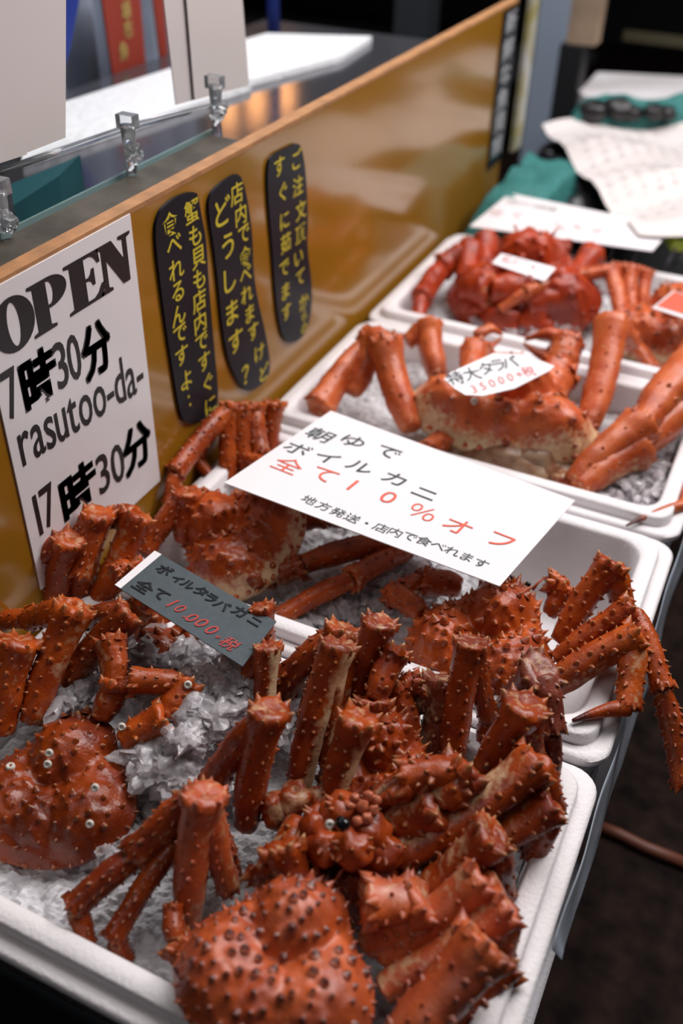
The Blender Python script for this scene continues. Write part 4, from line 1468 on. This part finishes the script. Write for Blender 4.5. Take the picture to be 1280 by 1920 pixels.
b.prism(q, V3((-0.03, 0, 0)))
tag(b.build('blue_board', BLUE, None, False), 'deep blue board edge right of the left paper sheet', 'board')
b = MB()
p = on_top(513, 62, ZC)
b.tube([V3((p.x, p.y, ZC)), V3((p.x, p.y, 2.2))], 0.014, 12)
tag(b.build('blue_post', BLUE, None), 'slim blue post rising behind the white mat at the top of the photo', 'post')
# dark shelving behind
o = empty('shelf_rack', (-1.9, 4.2, 0), 'dark shelf rack with crates at the top middle of the photo', 'rack')
for z in (0.35, 0.75, 1.15, 1.5):
    b = MB()
    b.box((-2.9, 3.9, z), (-0.9, 4.4, z + 0.03))
    b.build('shelf', STEELPIN, o, False)
for i in range(9):
    b = MB()
    x = -2.85 + i * 0.22
    b.box((x, 3.95, 0.78), (x + 0.19, 4.35, 0.78 + 0.14 + 0.1 * (i % 3)))
    b.build('crate', [DARK, POST, DARKRED, BROWN][i % 4], o, False)
b = MB()
pa, pb = on_y(738, 50, 3.0), on_y(800, 50, 3.0)
b.box((pa.x, 3.0, 0.0), (pb.x, 3.1, 2.4))
tag(b.build('dark_pillar', mat('dark_slate', (0.03, 0.036, 0.042), 0.5), None, False), 'dark slate pillar behind the far end of the panel edge', 'pillar')
# warm lamps whose glow lies on the steel
for px, py in ((425, 205), (480, 192), (535, 180)):
    p = on_top(px, py, ZC)
    d = p - CAM
    x, y, z = p.x + d.x * 0.9, p.y + d.y * 0.9, p.z - d.z * 0.9
    o = empty('warm_lamp', (x, y, z), 'one of three warm bulbs above the counter beyond the top of the photo', 'lamp', 'warm bulbs above the counter')
    b = MB()
    b.lump((x, y, z), 0.035, 1, 0.0, (16, 10))
    b.build('bulb', mat('warm_bulb', (1, 0.6, 0.3), 0.3, emit=(1.0, 0.42, 0.14), estr=9), o)
    b = MB()
    b.tube([(x, y, z + 0.03), (x, y, z + 0.10)], 0.016, 10)
    b.tube([(x, y, z + 0.095), (x, y, 2.9)], 0.004, 8)
    b.build('socket', DARK, o)

# ================================================================== right background
pa, pb = on_y(1000, 100, 3.3), on_y(1058, 100, 3.3)
o = empty('steel_post', (pa.x, 3.3, 0), 'blue grey steel post just beyond the end of the ochre panel', 'post')
b = MB()
b.box((pa.x, 3.3, 0), (pb.x, 3.38, 2.2))
b.build('post', POST, o, False)
o = empty('price_strip', (-0.61, 2.27, 0.8), 'yellow and white card strip hanging between panel end and steel post', 'sign')
b = MB()
b.box((-0.622, 2.24, 0.60), (-0.612, 2.30, 1.1))
b.build('strip', mat('pale_yellow_card', (0.32, 0.28, 0.10), 0.5, col2=(0.5, 0.5, 0.5), vscale=16), o, False)
o = empty('brown_post', (-0.3, 2.9, 0), 'brown weathered post against the dark background', 'post')
q = on_y(1095, 40, 2.95)
b = MB()
zq = on_y(1095, 85, 2.92).z
b.box((q.x - 0.035, 2.92, zq), (q.x + 0.045, 2.99, 2.2))
b.build('post', BROWN, o, False)
b = MB()
b.box((q.x - 0.045, 2.90, RIM - 0.098), (q.x + 0.02, 2.98, zq - 0.001))
b.build('plinth', DARK, o, False)
# dark board wall on the far right
b = MB()
for i in range(14):
    b.box((-0.15 + i * 0.17, 3.9, 0), (0.01 + i * 0.17, 3.95, 1.2))
b.box((-0.2, 3.88, 0.62), (2.3, 3.9, 0.70))
tag(b.build('board_fence', DARKRED, None, False), 'dark brown board screen behind the white foam lid', 'screen')
b = MB()
pa = on_y(1170, 58, 3.7)
b.box((pa.x, 3.7, pa.z - 0.03), (1.6, 3.72, pa.z))
tag(b.build('pale_rail', mat('dull_brass', (0.10, 0.085, 0.05), 0.5), None, False), 'dull pale rail across the dark boards at the top right', 'rail')

# boxes for seafood beyond the last crab box
o = empty('foam_box', at(1200, 160, 0.02), 'closed white foam box at the far right under the dark boards', 'box')
c0 = at(1215, 205, 0.0)
b = MB()
pts = [at(1085, 172, 0.03), at(1120, 135, 0.03), at(1420, 150, 0.03), at(1420, 240, 0.03), at(1150, 215, 0.03)]
b.prism(smooth3 if False else pts, V3((0, 0, -0.05)))
b.build('lid', FOAM, o, False)
b = MB()
b.prism([p - V3((0, 0, 0.051)) for p in pts], V3((0, 0, -0.075)))
b.build('tub', FOAM, o, False)
# support table for the far goods
o = empty('support_table', (-0.1, 2.3, 0), 'dark table carrying the clam nets behind the crab boxes', 'table')
b = MB()
b.box((XL, 1.872, RIM - 0.15), (0.75, 3.28, RIM - 0.10))
b.build('table_top', DARK, o, False)
for x, y in ((XL + 0.03, 1.9), (0.70, 1.9), (XL + 0.03, 3.2), (0.70, 3.2)):
    b = MB()
    b.box((x - 0.02, y - 0.02, 0), (x + 0.02, y + 0.02, RIM - 0.151))
    b.build('leg', DARK, o, False)


# teal net bag
def heap(name, ctrl, m, label, cat, seed, zb, nx=40, ny=30, amp=0.02):
    """quad footprint with bulging top; ctrl TL TR BR BL points and a height"""
    b = MB()
    TL, TR, BR, BL, H = ctrl
    for s_ in (0, 1):
        for j in range(ny + 1):
            for i in range(nx + 1):
                s, t = i / nx, j / ny
                p = TL * (1 - s) * (1 - t) + TR * s * (1 - t) + BR * s * t + BL * (1 - s) * t
                e = min(1, 6 * min(s, 1 - s, t, 1 - t)) ** 0.5
                z = zb + (H * e + amp * e * mnoise.noise(V3((p.x * 16, p.y * 16, seed))) * 2 if s_ == 0 else 0.0)
                b.vert((p.x, p.y, z))
    K = (nx + 1) * (ny + 1)
    for j in range(ny):
        for i in range(nx):
            a = j * (nx + 1) + i
            b.face(a, a + nx + 1, a + nx + 2, a + 1)
            b.face(K + a, K + a + 1, K + a + nx + 2, K + a + nx + 1)
    o = b.build(name, m)
    return tag(o, label, cat)


ZT = RIM - 0.099
heap('net_bag', (V3((-0.612, 2.33, 0)), V3((-0.42, 2.33, 0)), V3((-0.44, 1.885, 0)), V3((-0.612, 1.885, 0)), 0.145), TEAL, 'teal net bag lying along the ochre panel behind the farthest crab box', 'net bag', 3, ZT, amp=0.010)
heap('net_bag', (at(1062, 166, 0.09), at(1340, 188, 0.09), at(1340, 205, 0.09), at(1042, 212, 0.09), 0.19), TEAL, 'teal net bag with dark shells showing in front of the closed white foam box', 'net bag', 5, ZT)
heap('net_bag', (V3((0.02, 2.20, 0)), V3((0.5, 2.20, 0)), V3((0.5, 1.885, 0)), V3((0.02, 1.885, 0)), 0.085), mat('dark_teal_net', (0.006, 0.05, 0.055), 0.6), 'dark teal net bag at the right side under the plastic wrapped notice', 'net bag', 8, ZT)
# dark clams in the net
k = 0
cl = []
for (px, py, h, r) in ((1158, 205, 0.085, 30), (1112, 208, 0.085, 26), (1184, 212, 0.08, 20), (1225, 210, 0.085, 20), (1250, 212, 0.08, 18), (1050, 330, -0.01, 46), (1090, 355, -0.01, 48), (1035, 370, -0.02, 42), (1000, 355, -0.02, 34), (1130, 345, -0.01, 46), (1095, 305, 0.0, 40), (1160, 392, -0.02, 44), (1085, 395, -0.02, 40), (1045, 295, -0.01, 36)):
    p = at(px, py, h)
    b = MB()
    R = metres(r, p)
    b.lump(p, R, px * 0.7, 0.12, (18, 12), 0.75)
    o = b.build('clam', SHELLBLACK)
    tag(o, 'dark clam among the teal net bags behind the crab boxes', 'clam', 'dark clams in the teal net')

# white sign beyond the crimson crab
P = [at(955, 362, 0.05), at(1262, 425, 0.05), at(1222, 474, 0.04), at(880, 424, 0.04)]
o, sh = sheet_from(P, 0.0015, 'price_sign', PAPER, 'long white sign with faint red writing lying on the far rim of the farthest box', 'sign')
FG = mat('faded_grey_print', (0.55, 0.52, 0.52), 0.5)
FR = mat('faded_red_print', (0.72, 0.48, 0.46), 0.5)
write(o, sh, [(c, 960 + 18 * i, 378 + 3.5 * i) for i, c in enumerate('毛ガニ各種')], FG, 0.03, 0.0, 0, 1.0, 'grey_lettering')
write(o, sh, [(c, 930 + 38 * i, 398 + 7 * i) for i, c in enumerate('全て10%オ')], FR, 0.034, 0.0, 0, 1.0, 'red_lettering')

# plastic-wrapped notice
P = [at(1015, 245, 0.045), at(1300, 208, 0.055), at(1330, 430, 0.075), at(1200, 428, 0.065)]
bend = lambda u, v: 0.018 * math.sin(u * 14 + 1.0) + 0.010 * math.sin(v * 25 + u * 9)
o, sh = sheet_from(P, 0.002, 'wrapped_notice', mat('wrapped_paper', (0.74, 0.68, 0.66), 0.18, bump=0.3, bscale=14), 'white notice in crumpled clear plastic lying over the clam nets', 'sign', bend, None, 2)
sh2 = sh
b = MB()
for r in range(7):
    for i, ch in enumerate('北海道産の活貝を店内で焼いて食べれます'):
        t = i / 19
        x, y = 1075 + 26 * r + 115 * t, 262 - 4 * r + 150 * t
        u, v = sh2.loc(x, y)
        put_char(b, sh2, ch, u, v, 0.018, 0.018, 0.0, 0, -1.0, 0.0012)
b.build('grey_lettering', FG, o, False)
# lime piece
b = MB()
pts = [at(1250, 435, 0.04), at(1330, 430, 0.04), at(1330, 455, 0.04), at(1262, 452, 0.04)]
b.prism(pts, V3((0, 0, -0.02)))
tag(b.build('lime_tray', LIME, None, False), 'lime green plastic tray corner at the right side below the wrapped notice', 'tray')
# wire prongs at the far right rim
o = empty('wire_rack', at(1250, 480, 0.03), 'thin dark wire prongs on the right rim of the farthest box', 'wire')
for (a, c) in (((1245, 505, 0.0), (1265, 465, 0.06)), ((1262, 500, 0.0), (1290, 470, 0.05)), ((1140, 490, 0.0), (1150, 462, 0.03)), ((1185, 500, 0.0), (1195, 470, 0.03))):
    b = MB()
    b.tube([at(*a), at(*c)], 0.0022, 6)
    b.build('prong', STEELPIN, o)
# hose on the floor
b = MB()
g = lambda px, py: at(px, py, -RIM + 0.006)
b.tube([g(1115, 1548), g(1160, 1565), g(1210, 1590), g(1300, 1625)], 0.010, 10)
tag(b.build('floor_hose', HOSE, None), 'thin reddish brown hose across the dark floor at the right', 'hose')
